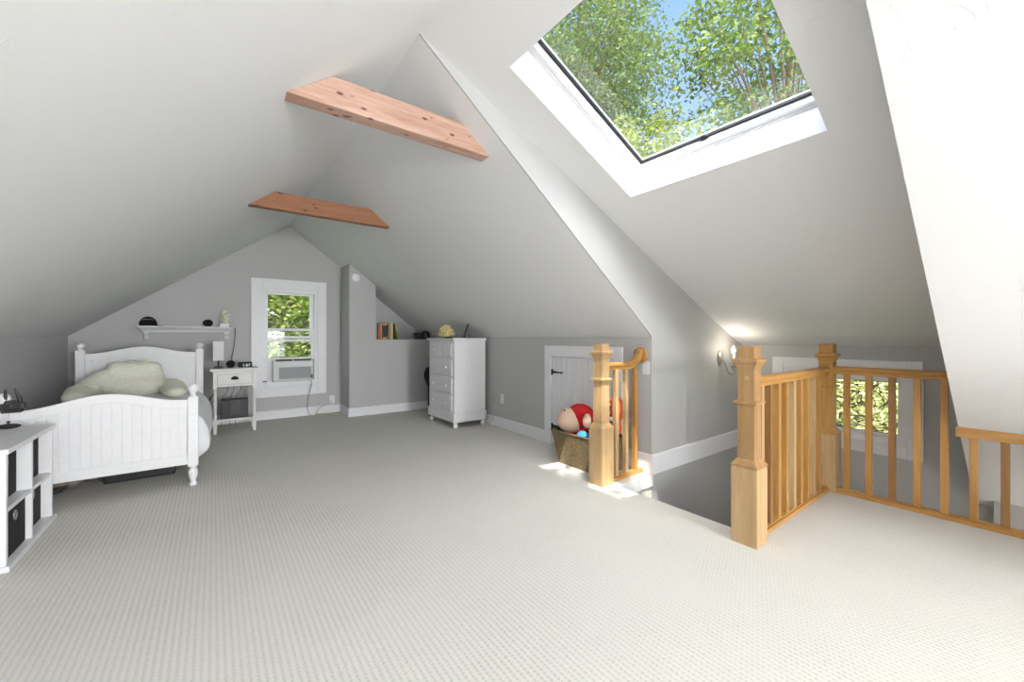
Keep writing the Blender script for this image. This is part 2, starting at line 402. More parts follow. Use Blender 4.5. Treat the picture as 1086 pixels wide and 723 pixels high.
# back gable wall with window opening, bump-out with its ledge, knee walls, rear gable
GX0, GX1, GZ0, GZ1 = .562, 1.316, .47, 1.925
def gable(y0, y1, gx0, gx1, gz0, gz1):
    e = .06
    g = B().prism([(XL-.2, -.2), (gx0, -.2), (gx0, zl(gx0)+e), (XL-.2, zl(XL-.2)+e)], 'y', y0, y1)
    g.prism([(gx1, -.2), (XK+.2, -.2), (XK+.2, zr(XK+.2)+e), (gx1, zroof(gx1)+e), (max(RX, gx1), zroof(max(RX, gx1))+e)] if gx1 < RX else [(gx1, -.2), (XK+.2, -.2), (XK+.2, zr(XK+.2)+e), (gx1, zr(gx1)+e)], 'y', y0, y1)
    g.box(gx0, gx1, y0, y1, -.2, gz0)
    g.prism([(gx0, gz1), (gx1, gz1), (gx1, zroof(gx1)+e), (RX, RZ+e), (gx0, zroof(gx0)+e)], 'y', y0, y1)
    return g
struct(gable(YB, YB+.15, GX0, GX1, GZ0, GZ1), 'wall_back', M['wall'])
struct(gable(YR-.15, YR, 1.5, 2.5, .35, 1.5), 'wall_rear', M['wall'])
struct(B().prism([(1.656, 0), (XK+.05, 0), (XK+.05, 1.172), (2.052, 1.172), (2.052, zr(2.052)+.03), (1.656, zr(1.656)+.03)], 'y', YBUMP, YB), 'wall_bump', M['wall'])
struct(B().box(XL-.12, XL, YR, YB, 0, zl(XL)+.02), 'wall_left', M['wall'])
struct(B().box(XK, XK+.12, YC+.0122, YB, 0, zr(XK)-.01), 'wall_right', M['wall'])
# baseboards
def bb(x0, x1, y0, y1, h, name):
    t = .012
    q = B().box(x0, x1, y0, y1, 0, h-t)
    if x1-x0 > y1-y0: q.prism([(y0 if n else y0, z) for n, z in ()] or [(y0, h-t), (y1, h-t), (y1, h), (y0+.008, h)], 'x', x0, x1)
    else: q.prism([(x0, h-t), (x1, h-t), (x1, h), (x0+.008, h)], 'y', y0, y1)
    return q.build(name, M['trim'], kind='structure')
bb(XL, 1.656, YB-.016, YB, .128, 'baseboard_back')
bb(1.640, 1.656, YBUMP, YB-.016, .128, 'baseboard_bump_side')
bb(1.640, XK, YBUMP-.016, YBUMP, .13, 'baseboard_bump')
bb(XK-.016, XK, 3.50, YBUMP-.016, .13, 'baseboard_right')
bb(XK-.016, XK, YC-.016, 2.40, .173, 'baseboard_right_end')
bb(XK, XO, YC-.016, YC, .173, 'baseboard_dormer')
B().box(XL, XL+.016, YR, YB-.016, 0, .128).build('baseboard_left', M['trim'], kind='structure')

# ------------------------------------------------------------------ access door in the knee wall
x = XK
dr = struct(B().box(x-.004, x+.02, 2.52, 3.387, .02, .985), 'door_1', M['trim'])
q = B()
for i in range(11):
    y0 = 2.525+i*.0781
    q.box(x-.012, x-.004, y0+.002, y0+.0765, .022, .983)
q.build('door_panel', M['trim'], dr, bevel=.002)
q = B().box(x-.024, x, 3.392, 3.50, 0, 1.112).box(x-.024, x, 2.405, 2.513, 0, 1.112).box(x-.024, x, 2.513, 3.392, .99, 1.112)
q.build('door_trim', M['trim'], dr, bevel=.003)
for z in (.813, .203):
    q = B().box(x-.020, x-.012, 3.365, 3.39, z-.032, z+.032)
    q.prism([(3.37, z-.014), (3.37, z+.014), (3.24, z+.006), (3.225, z+.013), (3.205, z), (3.225, z-.013), (3.24, z-.006)], 'x', x-.018, x-.012)
    q.build('hinge', M['iron'], dr, label='black iron strap hinge')

# ------------------------------------------------------------------ gable window with its sashes
def frame_xz(b, x0, x1, z0, z1, w, y0, y1):
    return b.box(x0, x0+w, y0, y1, z0, z1).box(x1-w, x1, y0, y1, z0, z1).box(x0+w, x1-w, y0, y1, z1-w, z1).box(x0+w, x1-w, y0, y1, z0, z0+w)
b = B()
b.box(.435, GX0+.004, YB-.022, YB, .324, 2.066).box(GX1-.004, 1.437, YB-.022, YB, .324, 2.066).box(GX0+.004, GX1-.004, YB-.022, YB, GZ1-.004, 2.066).box(GX0+.004, GX1-.004, YB-.022, YB, .324, GZ0-.02)
w2 = struct(b, 'window_2', M['trim'], bevel=.004)
b = B().box(GX0-.01, GX0+.05, YB, YB+.13, GZ0, GZ1).box(GX1-.05, GX1+.01, YB, YB+.13, GZ0, GZ1).box(GX0+.05, GX1-.05, YB, YB+.13, GZ1-.05, GZ1+.01)
b.build('window_jamb', M['trim'], w2, bevel=.003)
B().box(GX0-.02, GX1+.02, YB-.035, YB+.13, GZ0-.022, GZ0+.006).build('window_sill', M['trim'], w2, bevel=.004)
b = B().box(.612, .650, YB+.07, YB+.1, 1.185, GZ1-.05).box(1.212, 1.266, YB+.07, YB+.1, 1.185, GZ1-.05).box(.65, 1.212, YB+.07, YB+.1, 1.845, GZ1-.05).box(.65, 1.212, YB+.07, YB+.1, 1.19, 1.225)
us = b.build('sash', M['trim'], w2, bevel=.003)
B().box(.648, 1.214, YB+.083, YB+.087, 1.22, 1.85).build('pane', M['glass2'], us)
b = B().box(.612, .645, YB+.03, YB+.06, .87, 1.338).box(1.226, 1.266, YB+.03, YB+.06, .87, 1.338).box(.645, 1.226, YB+.03, YB+.06, 1.302, 1.338).box(.645, 1.226, YB+.03, YB+.06, 1.140, 1.178).box(.645, 1.226, YB+.03, YB+.06, .87, .90)
ls = b.build('sash', M['trim'], w2, bevel=.003)
B().box(.643, 1.228, YB+.043, YB+.047, .89, 1.31).build('pane', M['glass2'], ls)
# rear window added unseen behind the camera, to carry fill light
b = B()
frame_xz(b, 1.4, 2.6, .25, 1.6, .10, YR, YR+.022); frame_xz(b, 1.5, 2.5, .35, 1.5, .05, YR-.1, YR-.05); b.box(1.55, 2.45, YR-.1, YR-.05, .90, .95)
w4 = struct(b, 'window_4_added', M['trim'], bevel=.003)
B().box(1.53, 2.47, YR-.08, YR-.075, .38, 1.47).build('pane', M['glass'], w4)

# ------------------------------------------------------------------ leaded window over the stairs
def frame_yz(b, y0, y1, z0, z1, w, x0, x1):
    return b.box(x0, x1, y0, y0+w, z0, z1).box(x0, x1, y1-w, y1, z0, z1).box(x0, x1, y0+w, y1-w, z1-w, z1).box(x0, x1, y0+w, y1-w, z0, z0+w)
b = B(); frame_yz(b, .642, 1.777, .153, .998, .10, XO-.022, XO); frame_yz(b, .742, 1.677, .253, .898, .06, XO-.012, XO+.05)
w3 = struct(b, 'window_3', M['trim'], bevel=.004)
gy0, gy1, gz0, gz1 = .79, 1.629, .344, .812
b = B(); frame_yz(b, gy0-.03, gy1+.03, gz0-.03, gz1+.03, .032, XO+.0, XO+.03); b.build('window_frame', M['trim'], w3, bevel=.003)
B().box(XO+.016, XO+.020, gy0, gy1, gz0, gz1).build('pane', M['tglass'], w3)
cm = B(); xg = XO+.014; cy, cz = (gy0+gy1)/2, (gz0+gz1)/2
def came(pts, r=.0032): cm.tube([(xg, p[0], p[1]) for p in spline([(q[0], q[1], 0) for q in pts], 6)], r, 6)
def came_line(pts, r=.0032): cm.tube([(xg, p[0], p[1]) for p in pts], r, 6)
for dy in (.006, .045):
    cm.tube([(xg, gy0+dy, gz0+dy), (xg, gy1-dy, gz0+dy), (xg, gy1-dy, gz1-dy), (xg, gy0+dy, gz1-dy)], .004, 6, closed=True)
def arc(c, r, a0, a1, n=18): return [(c[0]+r*math.cos(math.radians(a0+(a1-a0)*i/n)), c[1]+r*math.sin(math.radians(a0+(a1-a0)*i/n))) for i in range(n+1)]
for s in (-1, 1):
    def F(pts): return [(cy+s*(p[0]), cz+p[1]) for p in pts]
    came_line(F(arc((.19, .03), .125, 0, 360, 28)))
    came_line(F(arc((.19, .03), .065, -60, 230, 20)))
    came(F([(.0, .12), (.05, .17), (.12, .15), (.16, .08), (.13, .0), (.06, -.03), (.02, .02)]))
    came(F([(.0, -.19), (.06, -.12), (.16, -.10), (.27, -.13), (.33, -.08), (.35, .02), (.31, .12), (.36, .19)]))
    came(F([(.0, .19), (.08, .20), (.16, .17), (.24, .19), (.30, .16)]))
    came(F([(.02, -.10), (.10, -.17), (.20, -.19), (.28, -.17)]))
    came_line(F([(.32, .10), (.375, .10)])); came_line(F([(.33, -.09), (.375, -.09)]))
came_line(arc((cy, cz), .055, 0, 360, 24))
cm.build('came', M['lead'], w3, smooth=True, label='dark lead scrollwork')

# ------------------------------------------------------------------ collar-tie beams
def collar(y0, y1, z0, z1, mat, label):
    xl = lambda z: RX-(RZ-z)/SL; xr = lambda z: RX+(RZ-z)/SR
    o = B().prism([(xl(z0), z0), (xr(z0), z0), (xr(z1), z1), (xl(z1), z1)], 'y', y0, y1).build('ceiling_beam', mat, bevel=.004)
    return tag(o, label, 'beam', 'exposed collar beams', 'thing')
collar(2.29, 2.39, 2.435, 2.597, M['beam1'], 'thicker pale reddish cedar beam across the ceiling close to the skylight')
collar(4.325, 4.41, 2.405, 2.565, M['beam2'], 'darker knotty cedar beam across the ceiling toward the gable window')

# ------------------------------------------------------------------ stair railings
def newel(c, parent, z=(.445, .82, 1.02), mat=None):
    a, bnd, cap = z
    prof = [(.069, 0), (.0705, .002), (.0705, a-.004), (.0665, a), (.0715, a+.002), (.072, a+.014), (.065, a+.022), (.053, a+.040), (.0465, a+.046), (.0455, bnd-.014), (.055, bnd-.010), (.0635, bnd-.004), (.0635, bnd+.008), (.0455, bnd+.012),
            (.0455, cap-.01), (.049, cap), (.053, cap+.012), (.053, cap+.018), (.060, cap+.026), (.065, cap+.036), (.0685, cap+.040), (.0685, cap+.054), (.048, cap+.058), (.0455, cap+.060), (.0455, 1.146), (.043, 1.15)]
    o = B().square([(.0455, a)]+prof[4:], c).build('newel_post', mat or M['oak'], parent)
    B().square([(.069, 0), (.0705, .002), (.0705, a-.004), (.0665, a+.0005)], c).build('base_block', M['oak_pale'], o)
    return o
def railprof(w=.032, h=.062, z=.972):
    return [(-w*.62, z-h), (w*.62, z-h), (w*.62, z-h*.62), (w*.98, z-h*.45), (w, z-h*.2), (w*.62, z), (-w*.62, z), (-w, z-h*.2), (-w*.98, z-h*.45), (-w*.62, z-h*.62)]
def baluster(x, y, z0, z1, parent, mat):
    return B().box(x-.0185, x+.0185, y-.0185, y+.0185, z0, z1).build('baluster', mat, parent, bevel=.002)
rl = thing('stair_railing', 'long honey oak railing with two square newel posts turning the corner of the stairwell', 'railing', (2.537, 1.066, 0))
n1 = newel((2.537, 1.066, 0), rl, mat=M['oak_brown'])
B().lathe([(.0125, -.003), (.0125, .004), (.009, .007), (.0, .0075)], (2.4905, 1.058, .965), 14, 'x').build('screw_plug', M['oak_pale'], n1, label='pale round wooden screw plug')
newel((3.925, 1.066, 0), rl)
B().prism([(1.066+p[0], p[1]) for p in railprof(z=.967)], 'x', 2.585, 3.88).build('handrail', M['oak_x'], rl, bevel=.002)
B().prism([(3.905+p[0], p[1]) for p in railprof(z=.978)], 'y', YN+.003, 1.02).build('handrail', M['oak_y'], rl, bevel=.002)
zq = lambda xx: zr(xx)-.003
B().prism([(3.855, .562), (3.855, zq(3.855)), (3.935, zq(3.935)), (3.935, .562)], 'y', -.895, YN+.012).build('handrail', M['oak_y'], rl, bevel=.001)
B().box(2.60, 3.86, 1.033, 1.099, .0, .03).box(2.60, 3.86, 1.045, 1.087, .03, .038).build('shoe_rail', M['oak_x'], rl, bevel=.003)
B().box(3.87, 3.938, -.895, 1.0, 0, .03).box(3.883, 3.926, -.895, 1.0, .03, .038).build('shoe_rail', M['oak_y'], rl, bevel=.003)
mm = [M['oak_pale'], M['oak_dark'], M['oak'], M['oak'], M['oak_pale'], M['oak'], M['oak'], M['oak_pale'], M['oak']]
for i in range(9): baluster(2.685+.128*i, 1.066, .034, .912, rl, mm[i])
for i in range(13):
    y = .939-.1282*i
    baluster(3.905, y, .034, .92 if y > YN else .57, rl, M['oak_dark'] if i in (2, 6) else M['oak'])
fr = thing('stair_railing', 'short oak railing partly coloured pale for sunlight with one newel post and three balusters beside the toy basket', 'railing', (2.568, 2.218, 0))
newel((2.568, 2.218, 0), fr, (.455, .858, 1.035), M['oak_pale'])  # sunlight on this post is put into its paler oak colour
yb = 2.205
B().prism([(yb+p[0], p[1]) for p in railprof(z=.992)], 'x', 2.615, 2.93).build('handrail', M['oak_x'], fr, bevel=.002)
B().loft([[(px+p[1]*nx, yb+p[0], pz+p[1]*nz) for p in railprof(.032, .062, 0)] for px, pz, nx, nz in ((2.925, .992, 0, 1), (2.96, 1.002, -.3, .95), (3.0, 1.035, -.6, .8), (3.045, 1.078, -.6, .8), (3.068, 1.10, -.5, .85))]).build('handrail_easing', M['oak_x'], fr)
B().lathe([(.0, 0), (.066, .0), (.072, .006), (.072, .016), (.060, .020), (.056, .026), (.0, .027)][::-1], (XK-.028, 2.205, 1.045), 28, 'x').build('wall_rosette', M['oak'], fr, bevel=.001)
B().box(2.63, 3.085, yb-.034, yb+.034, 0, .028).box(2.63, 3.085, yb-.02, yb+.02, .028, .036).build('shoe_rail', M['oak_x'], fr, bevel=.003)
for i in range(3): baluster(2.735+.13*i, yb, .032, .935, fr, M['oak_pale'] if i < 2 else M['oak'])  # first two balusters coloured paler to stand for sunlight

# ------------------------------------------------------------------ twin bed
bed = thing('bed', 'white twin bed frame with arched beadboard headboard and footboard under the sloped ceiling', 'bed', (-.626, 5.1, 0))
XA, XB_, XM = -1.123, -.130, -.6265
def arch_z(x, base, rise):
    d = abs(x-XM)/.44
    return base+rise*(.5+.5*math.cos(PI*min(1, d)))
def board(y, base, rise, zb, postz, finz, nm, part):
    root = part
    N = 40; xs = [XA+.034+(XB_-XA-.068)*i/N for i in range(N+1)]
    cap = B().loft([[(x, y-.022, arch_z(x, base, rise)-.066), (x, y+.022, arch_z(x, base, rise)-.066), (x, y+.022, arch_z(x, base, rise)), (x, y-.022, arch_z(x, base, rise))] for x in xs])
    f = cap.build(nm, M['white'], root, bevel=.003)
    n = 17; w = (XB_-XA-.068)/n; pn = B()
    for i in range(n):
        a = XA+.034+w*i; c = a+w
        ring = []
        for x in (a+.003, (a+c)/2, c-.003):
            z = arch_z(x, base, rise)-.062
            ring.append([(x, y-.011, zb+.06), (x, y+.011, zb+.06), (x, y+.011, z), (x, y-.011, z)])
        pn.loft(ring)
    pn.loft([[(x, y-.003, zb+.06), (x, y+.003, zb+.06), (x, y+.003, arch_z(x, base, rise)-.062), (x, y-.003, arch_z(x, base, rise)-.062)] for x in xs])
    pn.build('beadboard_panel', M['white'], f)
    B().box(XA+.034, XB_-.034, y-.018, y+.018, zb, zb+.075).build('bottom_rail', M['white'], f, bevel=.003)
    for x in (XA, XB_):
        p = B().box(x-.034, x+.034, y-.034, y+.034, .164, postz).build('bedpost', M['white'], root, bevel=.004)
        h = finz-postz
        B().lathe([(.028, 0), (.030, .06*h), (.021, .12*h), (.017, .20*h), (.020, .27*h), (.030, .38*h), (.0365, .58*h), (.034, .75*h), (.024, .92*h), (.008, h), (.0, h)], (x, y, postz), 18).build('finial', M['white'], p, smooth=True)
        B().lathe([(.0, 0), (.020, 0), (.027, .010), (.028, .022), (.018, .034), (.020, .044), (.029, .075), (.033, .105), (.030, .130), (.020, .142), (.024, .150), (.030, .166), (.0, .166)], (x, y, 0), 18).build('turned_leg', M['white'], p, smooth=True)
board(4.17, .703, .080, .180, .722, .828, 'footboard', bed)
board(6.12, 1.028, .072, .30, 1.062, 1.139, 'headboard', bed)
for x in (XA, XB_):
    B().box(x-.014, x+.014, 4.2, 6.09, .22, .36).build('side_rail', M['white'], bed, bevel=.003)
B().box(XA+.014, XB_-.014, 4.2, 6.09, .30, .34).build('slat_base', M['white'], bed)
o = B().box(XA+.02, XB_-.02, 4.21, 6.08, .342, .555).build('mattress', M['duvet'], bevel=.04)
tag(o, 'white mattress lying on the twin bed frame beneath the quilt', 'mattress')
# quilt: draped over the mattress and hanging over the side by the nightstand
q = B(); rings = []
NY = 34
for j in range(NY+1):
    y = 4.225+(5.95-4.225)*j/NY
    wv = .012*math.sin(y*9)+.010*math.sin(y*21+1)
    drop = .15+.05*math.sin(y*3.1+.6)+.02*math.sin(y*13)
    top = .60+.006*math.sin(y*7)
    pr = [(XA-.03, .38), (XA-.035, .48), (XA-.01, .575)]
    pr += [(XA+.08+t*(XB_-XA-.16)/7, top+.010*math.sin(t*2.3+y*5)) for t in range(8)]
    pr += [(XB_+.005, .585), (XB_+.055+wv, .53), (XB_+.085+wv*1.4, .44), (XB_+.098+wv*1.6, .34), (XB_+.092+wv*1.6, .26), (XB_+.06+wv, drop+.045), (XB_+.01+wv*.6, drop)]
    inner = [(a-(.022 if a > XB_ else -.022 if a < XA+.01 else 0), c-(.022 if XA < a < XB_ else .0)) for a, c in reversed(pr)]
    rings.append([(a, y, c) for a, c in pr+inner])
q.loft(rings)
o = q.build('quilt', M['duvet'], smooth=True, sub=1)
tag(o, 'white quilt spread over the bed and hanging down beside the nightstand', 'quilt')
# backrest pillow with two arms
q = B()
q.ell((-.66, 5.83, .78), (.235, .13, .17), 24).ell((-.81, 5.83, .875), (.075, .09, .075), 20).ell((-.52, 5.83, .865), (.08, .09, .08), 20).ell((-.66, 5.80, .68), (.28, .18, .13), 24)
q.ell((-.66, 5.83, .90), (.15, .085, .055), 20)
q.ell((-.91, 5.76, .77), (.10, .13, .10), 20).ell((-.98, 5.68, .71), (.11, .16, .10), 20).ell((-1.03, 5.52, .67), (.10, .16, .085), 20).ell((-1.03, 5.38, .65), (.09, .12, .065), 20)
for ax in (-.36,):
    q.ell((ax, 5.74, .66), (.125, .16, .09), 20).ell((ax+.03, 5.57, .645), (.12, .16, .08), 20).ell((ax+.04, 5.42, .64), (.10, .12, .065), 20)
pl = q.build('backrest_pillow', M['pillow'], smooth=True, remesh=.02)
tag(pl, 'cream green plush backrest pillow with padded arms leaning on the headboard', 'pillow')
hb = B().tube(spline([(-.70, 5.76, .953), (-.655, 5.735, .945), (-.615, 5.725, .925), (-.575, 5.735, .945), (-.53, 5.76, .95)], 6), .014, 8)
hb.build('carry_handle', M['sheet'], pl, smooth=True)

# under the bed
o = B().box(-.72, -.27, 4.62, 5.15, 0, .15).box(-.73, -.26, 4.61, 5.16, .135, .165).build('storage_box', M['black'], bevel=.01)
tag(o, 'black flat storage box pushed under the white bed', 'box')
q = B()
rnd = random.Random(3)
for i in range(16): q.ell((-1.02+.22*rnd.random(), 4.56+.22*rnd.random(), .05+.08*rnd.random()), (.07+.04*rnd.random(), .06, .045+.02*rnd.random()), 12)
o = q.build('blanket', M['patch'], smooth=True, remesh=.018)
tag(o, 'crumpled mottled tan blanket stuffed under the bed', 'blanket')
q = B()
pts = [(-1.0+.045*math.cos(a*.9)*(1+.25*math.sin(a*.37))+.0016*a, 4.56+.03*math.sin(a*.9), .012+.0012*a) for a in [k*.35 for k in range(100)]]
o = q.tube(pts, .008, 6).build('cable_coil', M['cord_black'], smooth=True)
tag(o, 'tangled black cable lying under the bed footboard', 'cable')

# ------------------------------------------------------------------ nightstand and what stands on it
ns = thing('nightstand', 'narrow ivory nightstand with one drawer and a low shelf beside the bed', 'nightstand', (.222, 6.35, 0))
nx0, nx1, ny0, ny1 = .0, .452, 6.18, 6.50
B().box(nx0-.035, nx1+.03, ny0-.03, ny1+.02, .785, .812).box(nx0-.02, nx1+.015, ny0-.015, ny1+.01, .772, .785).build('tabletop', M['ivory'], ns, bevel=.005)
B().box(nx0+.006, nx0+.022, ny0+.02, ny1-.02, .585, .772).box(nx1-.022, nx1-.006, ny0+.02, ny1-.02, .585, .772).box(nx0+.03, nx1-.03, ny1-.022, ny1-.006, .585, .772).box(nx0+.02, nx1-.02, ny0+.006, ny0+.02, .585, .608).box(nx0+.02, nx1-.02, ny0+.006, ny0+.02, .742, .772).build('case', M['ivory'], ns, bevel=.002)
dd = B().box(nx0+.042, nx1-.042, ny0-.002, ny0+.20, .612, .740).build('drawer', M['ivory'], ns, bevel=.004)
q = B().lathe([(.0, -.005), (.042, -.005), (.038, .014), (.024, .024), (.0, .027)], (0, 0, 0), 20, 'z')
bmesh.ops.delete(q.m, geom=[v for v in q.m.verts if v.co.y < -.004], context='VERTS')
bmesh.ops.rotate(q.m, verts=q.m.verts, cent=(0, 0, 0), matrix=Matrix.Rotation(PI/2, 3, 'X'))
bmesh.ops.translate(q.m, verts=q.m.verts, vec=(.222, ny0-.006, .672))
hh = q.build('cup_pull', M['iron'], dd, smooth=True, label='black cup pull')
sm = hh.modifiers.new('solid', 'SOLIDIFY'); sm.thickness = .003
for lx in (nx0+.020, nx1-.020):
    for ly in (ny0+.020, ny1-.020):
        b = B().box(lx-.020, lx+.020, ly-.020, ly+.020, .56, .785)
        b.lathe([(.017, .18), (.0195, .20), (.015, .215), (.017, .24), (.0205, .36), (.018, .50), (.014, .535), (.0195, .55), (.0195, .565)], (lx, ly, 0), 16)
        b.box(lx-.020, lx+.020, ly-.020, ly+.020, .12, .182)
        b.square([(.015, 0), (.020, .12)], (lx, ly, 0))
        b.build('leg', M['ivory'], ns, bevel=.002)
B().box(nx0+.01, nx1-.01, ny0+.01, ny1-.01, .148, .174).build('lower_shelf', M['ivory'], ns, bevel=.003)
bx = thing('stereo_box', 'black box with a grey middle panel on the low shelf of the nightstand', 'box', (.225, 6.32, .174))
B().box(.082, .368, 6.235, 6.42, .174, .408).build('cabinet', M['black'], bx, bevel=.006)
B().box(.178, .282, 6.230, 6.236, .225, .400).build('front_panel', M['dgrey'], bx, bevel=.002)
lp = thing('table_lamp', 'small table lamp with a tall square white shade and black foot', 'lamp', (.055, 6.38, .812))
B().box(.010, .100, 6.335, 6.425, .812, .832).build('lamp_base', M['black'], lp, bevel=.003)
B().lathe([(.009, .832), (.009, .92)], (.055, 6.38, 0), 12).build('lamp_stem', M['black'], lp)
frame = B().loft([[(.055+sx*w, 6.38+sy*w, z) for sx, sy in ((-1,-1),(1,-1),(1,1),(-1,1))] for w, z in ((.056, .908), (.056, 1.152), (.053, 1.152), (.053, .908), (.056, .908))], caps=False)
frame.build('lamp_shade', M['shade'], lp)
ec = thing('smart_speaker', 'black ball shaped speaker between the lamp and the alarm clock', 'speaker', (.182, 6.38, .812))
B().ell((.182, 6.38, .859), (.050, .050, .047), 24).build('speaker_body', M['fabric_black'], ec, smooth=True)
B().lathe([(.034, .812), (.036, .818), (.034, .822)], (.182, 6.38, 0), 20).build('speaker_foot', M['black'], ec)
ac = thing('alarm_clock', 'black digital alarm clock on the nightstand corner by the window', 'clock', (.34, 6.37, .812))
B().prism([(6.31, .812), (6.43, .812), (6.42, .87), (6.345, .882)], 'x', .262, .415).build('clock_body', M['black'], ac, bevel=.004)
cu = bpy.data.curves.new('clock_digits', 'FONT'); cu.body = '1:07'; cu.size = .052; cu.extrude = .0006; cu.align_x = 'CENTER'
tmp = bpy.data.objects.new('tmp_text', cu); COL.objects.link(tmp)
dg = bpy.context.evaluated_depsgraph_get(); me = bpy.data.meshes.new_from_object(tmp.evaluated_get(dg)); bpy.data.objects.remove(tmp)
tx = bpy.data.objects.new('clock_digits', me); COL.objects.link(tx); me.materials.clear(); me.materials.append(M['digits']); tx.parent = ac
tx.location = (.352-.34, 6.3135-6.37, .824-.812); tx.rotation_euler = (math.radians(90-27), 0, 0); tx['label'] = 'pale glowing digits'

# ------------------------------------------------------------------ wall shelf
sh = thing('wall_shelf', 'white crown moulded shelf with two corbels on the wall above the bed', 'shelf', (-.266, 6.87, 1.348))
sx0, sx1 = -.767, .236
steps = [(.0, .150, 1.348), (.0, .150, 1.335), (.010, .140, 1.331), (.030, .120, 1.312), (.045, .105, 1.300), (.055, .095, 1.285), (.058, .092, 1.272)]
B().loft([[(sx0+a, YB-.002, z), (sx1-a, YB-.002, z), (sx1-a, YB-d, z), (sx0+a, YB-d, z)] for a, d, z in steps]).build('shelf_board', M['white'], sh)
for cx_ in (-.672, .150):
    B().prism([(YB-.002, 1.272), (YB-.075, 1.272), (YB-.070, 1.245), (YB-.045, 1.225), (YB-.035, 1.180), (YB-.002, 1.180)], 'x', cx_-.026, cx_+.026).build('corbel', M['white'], sh, bevel=.002)
cp = thing('baseball_cap', 'black baseball cap resting at one end of the white wall shelf', 'cap', (-.64, 6.79, 1.348))
q = B()
rings = []
for t in range(9):
    a = t/8*PI/2
    rings.append([(-.655+.088*math.cos(a)*math.cos(k*PI/12), 6.795+.068*math.cos(a)*math.sin(k*PI/12), 1.350+.118*math.sin(a)**.85) for k in range(24)])
q.loft(rings, caps=False); q.build('cap_crown', M['fabric_black'], cp, smooth=True)
B().prism([(-.60, 6.735), (-.55, 6.722), (-.515, 6.75), (-.51, 6.795), (-.535, 6.835), (-.60, 6.85)], 'z', 1.349, 1.356).build('cap_brim', M['fabric_black'], cp, bevel=.002)
B().tube([(-.655+.076*math.cos(a), 6.795-.066*math.sin(a)*.98, 1.412+.018*math.sin(a)) for a in [PI*(.25+.5*k/10) for k in range(11)]], .003, 6).build('trim_band', M['grey'], cp, smooth=True, label='thin grey stitched arc')
sp = thing('round_speaker', 'small round black speaker on the wall shelf next to the flower pot', 'speaker', (-.055, 6.79, 1.348))
B().ell((-.055, 6.79, 1.398), (.056, .054, .048), 22).build('speaker_body', M['fabric_black'], sp, smooth=True)
B().lathe([(.036, 1.348), (.040, 1.352), (.038, 1.362)], (-.055, 6.79, 0), 20).build('speaker_foot', M['black'], sp)
fp = thing('flower_pot', 'cream flower head in a small white square pot at the end of the shelf', 'flower pot', (.125, 6.79, 1.348))
B().square([(.046, 1.348), (.050, 1.350), (.050, 1.393), (.045, 1.393), (.044, 1.385)], (.125, 6.79, 0)).build('pot', M['white'], fp)
q = B(); rnd = random.Random(5)
for i in range(60):
    a = rnd.random()*2*PI; h = rnd.random(); r = .052*math.sqrt(max(.05, 1-(h*1.9-.9)**2))
    n = Vector((math.cos(a), math.sin(a), (h-.4)*1.4)).normalized()
    c = Vector((.130+r*math.cos(a), 6.79+r*.85*math.sin(a), 1.400+.165*h))
    rot = n.to_track_quat('Z', 'Y').to_matrix().to_4x4()
    q.ell(c, (.019+.008*rnd.random(), .017, .010), 8, rot)
q.ell((.130, 6.79, 1.47), (.036, .03, .065), 14)
q.build('flower', M['flower'], fp, smooth=True)
o = B().tube(spline([(.165, 6.85, 1.352), (.225, 6.85, 1.354), (.246, 6.83, 1.33), (.25, 6.85, 1.25), (.232, 6.855, 1.05), (.21, 6.80, .93), (.195, 6.55, .885), (.190, 6.43, .862)], 8), .0035, 6).build('power_cord', M['cord_black'], smooth=True)
tag(o, 'thin black cord hanging from the wall shelf down to the ball speaker', 'cord')
o = B().tube(spline([(-.06, 6.55, .30), (-.055, 6.48, .36), (-.035, 6.50, .40), (.02, 6.56, .50), (.08, 6.70, .62), (.09, 6.80, .70)], 8), .006, 6).tube(spline([(-.06, 6.55, .30), (-.075, 6.56, .15), (-.05, 6.54, .04), (.0, 6.50, .012), (.03, 6.6, .012)], 8), .006, 6).build('power_cord', M['cord_black'], smooth=True)
tag(o, 'black cord looping between the bed and the nightstand legs', 'cord')
for i, (xa, xb) in enumerate(((.165, .10), (.23, .19), (.31, .25))):
    o = B().tube(spline([(xa, 6.535, .60), (xa-.01, 6.545, .50), (xb, 6.55, .40), (xb-.01, 6.55, .25), (xb-.01, 6.56, .02)], 6), .0032, 6).build('power_cord', M['cord_black'], smooth=True)
    tag(o, 'thin dark cord hanging behind the nightstand under the '+('lamp', 'ball speaker', 'alarm clock')[i], 'cord', 'cords behind the nightstand')

# ------------------------------------------------------------------ window air conditioner
au = thing('air_conditioner', 'white window air conditioner set in the lower half of the gable window', 'air conditioner', (.97, 6.8, .476))
yf = YB-.085
B().box(.705, 1.222, yf, YB+.22, .548, .872).build('housing', M['ac'], au, bevel=.012)
B().box(.700, 1.226, yf-.018, yf+.01, .570, .850).build('front_cover', M['ac'], au, bevel=.008)
q = B().box(.775, 1.205, yf-.021, yf-.016, .590, .762)
for i in range(15): q.box(.778, 1.202, yf-.024, yf-.019, .594+.0112*i, .599+.0112*i)
q.build('intake_grille', M['grey'], au)
q = B().box(.735, .955, yf-.010, yf+.035, .852, .879).box(.968, 1.205, yf-.010, yf+.035, .852, .879)
q.build('air_outlet', M['black'], au, label='black louvred air outlet')
B().box(.945, .975, yf-.0215, yf-.017, .795, .815).build('badge', M['white'], au, bevel=.002)
q = B()
for i in range(7): q.box(.625+.012*i, .633+.012*i, YB+.0, YB+.03, .55, .87)
q.box(.608, .71, YB+.012, YB+.02, .55, .875)
q.build('accordion_panel', M['trim'], au)
B().box(.612, 1.266, YB-.02, YB+.06, .476, .55).build('mounting_rail', M['trim'], au, bevel=.004)
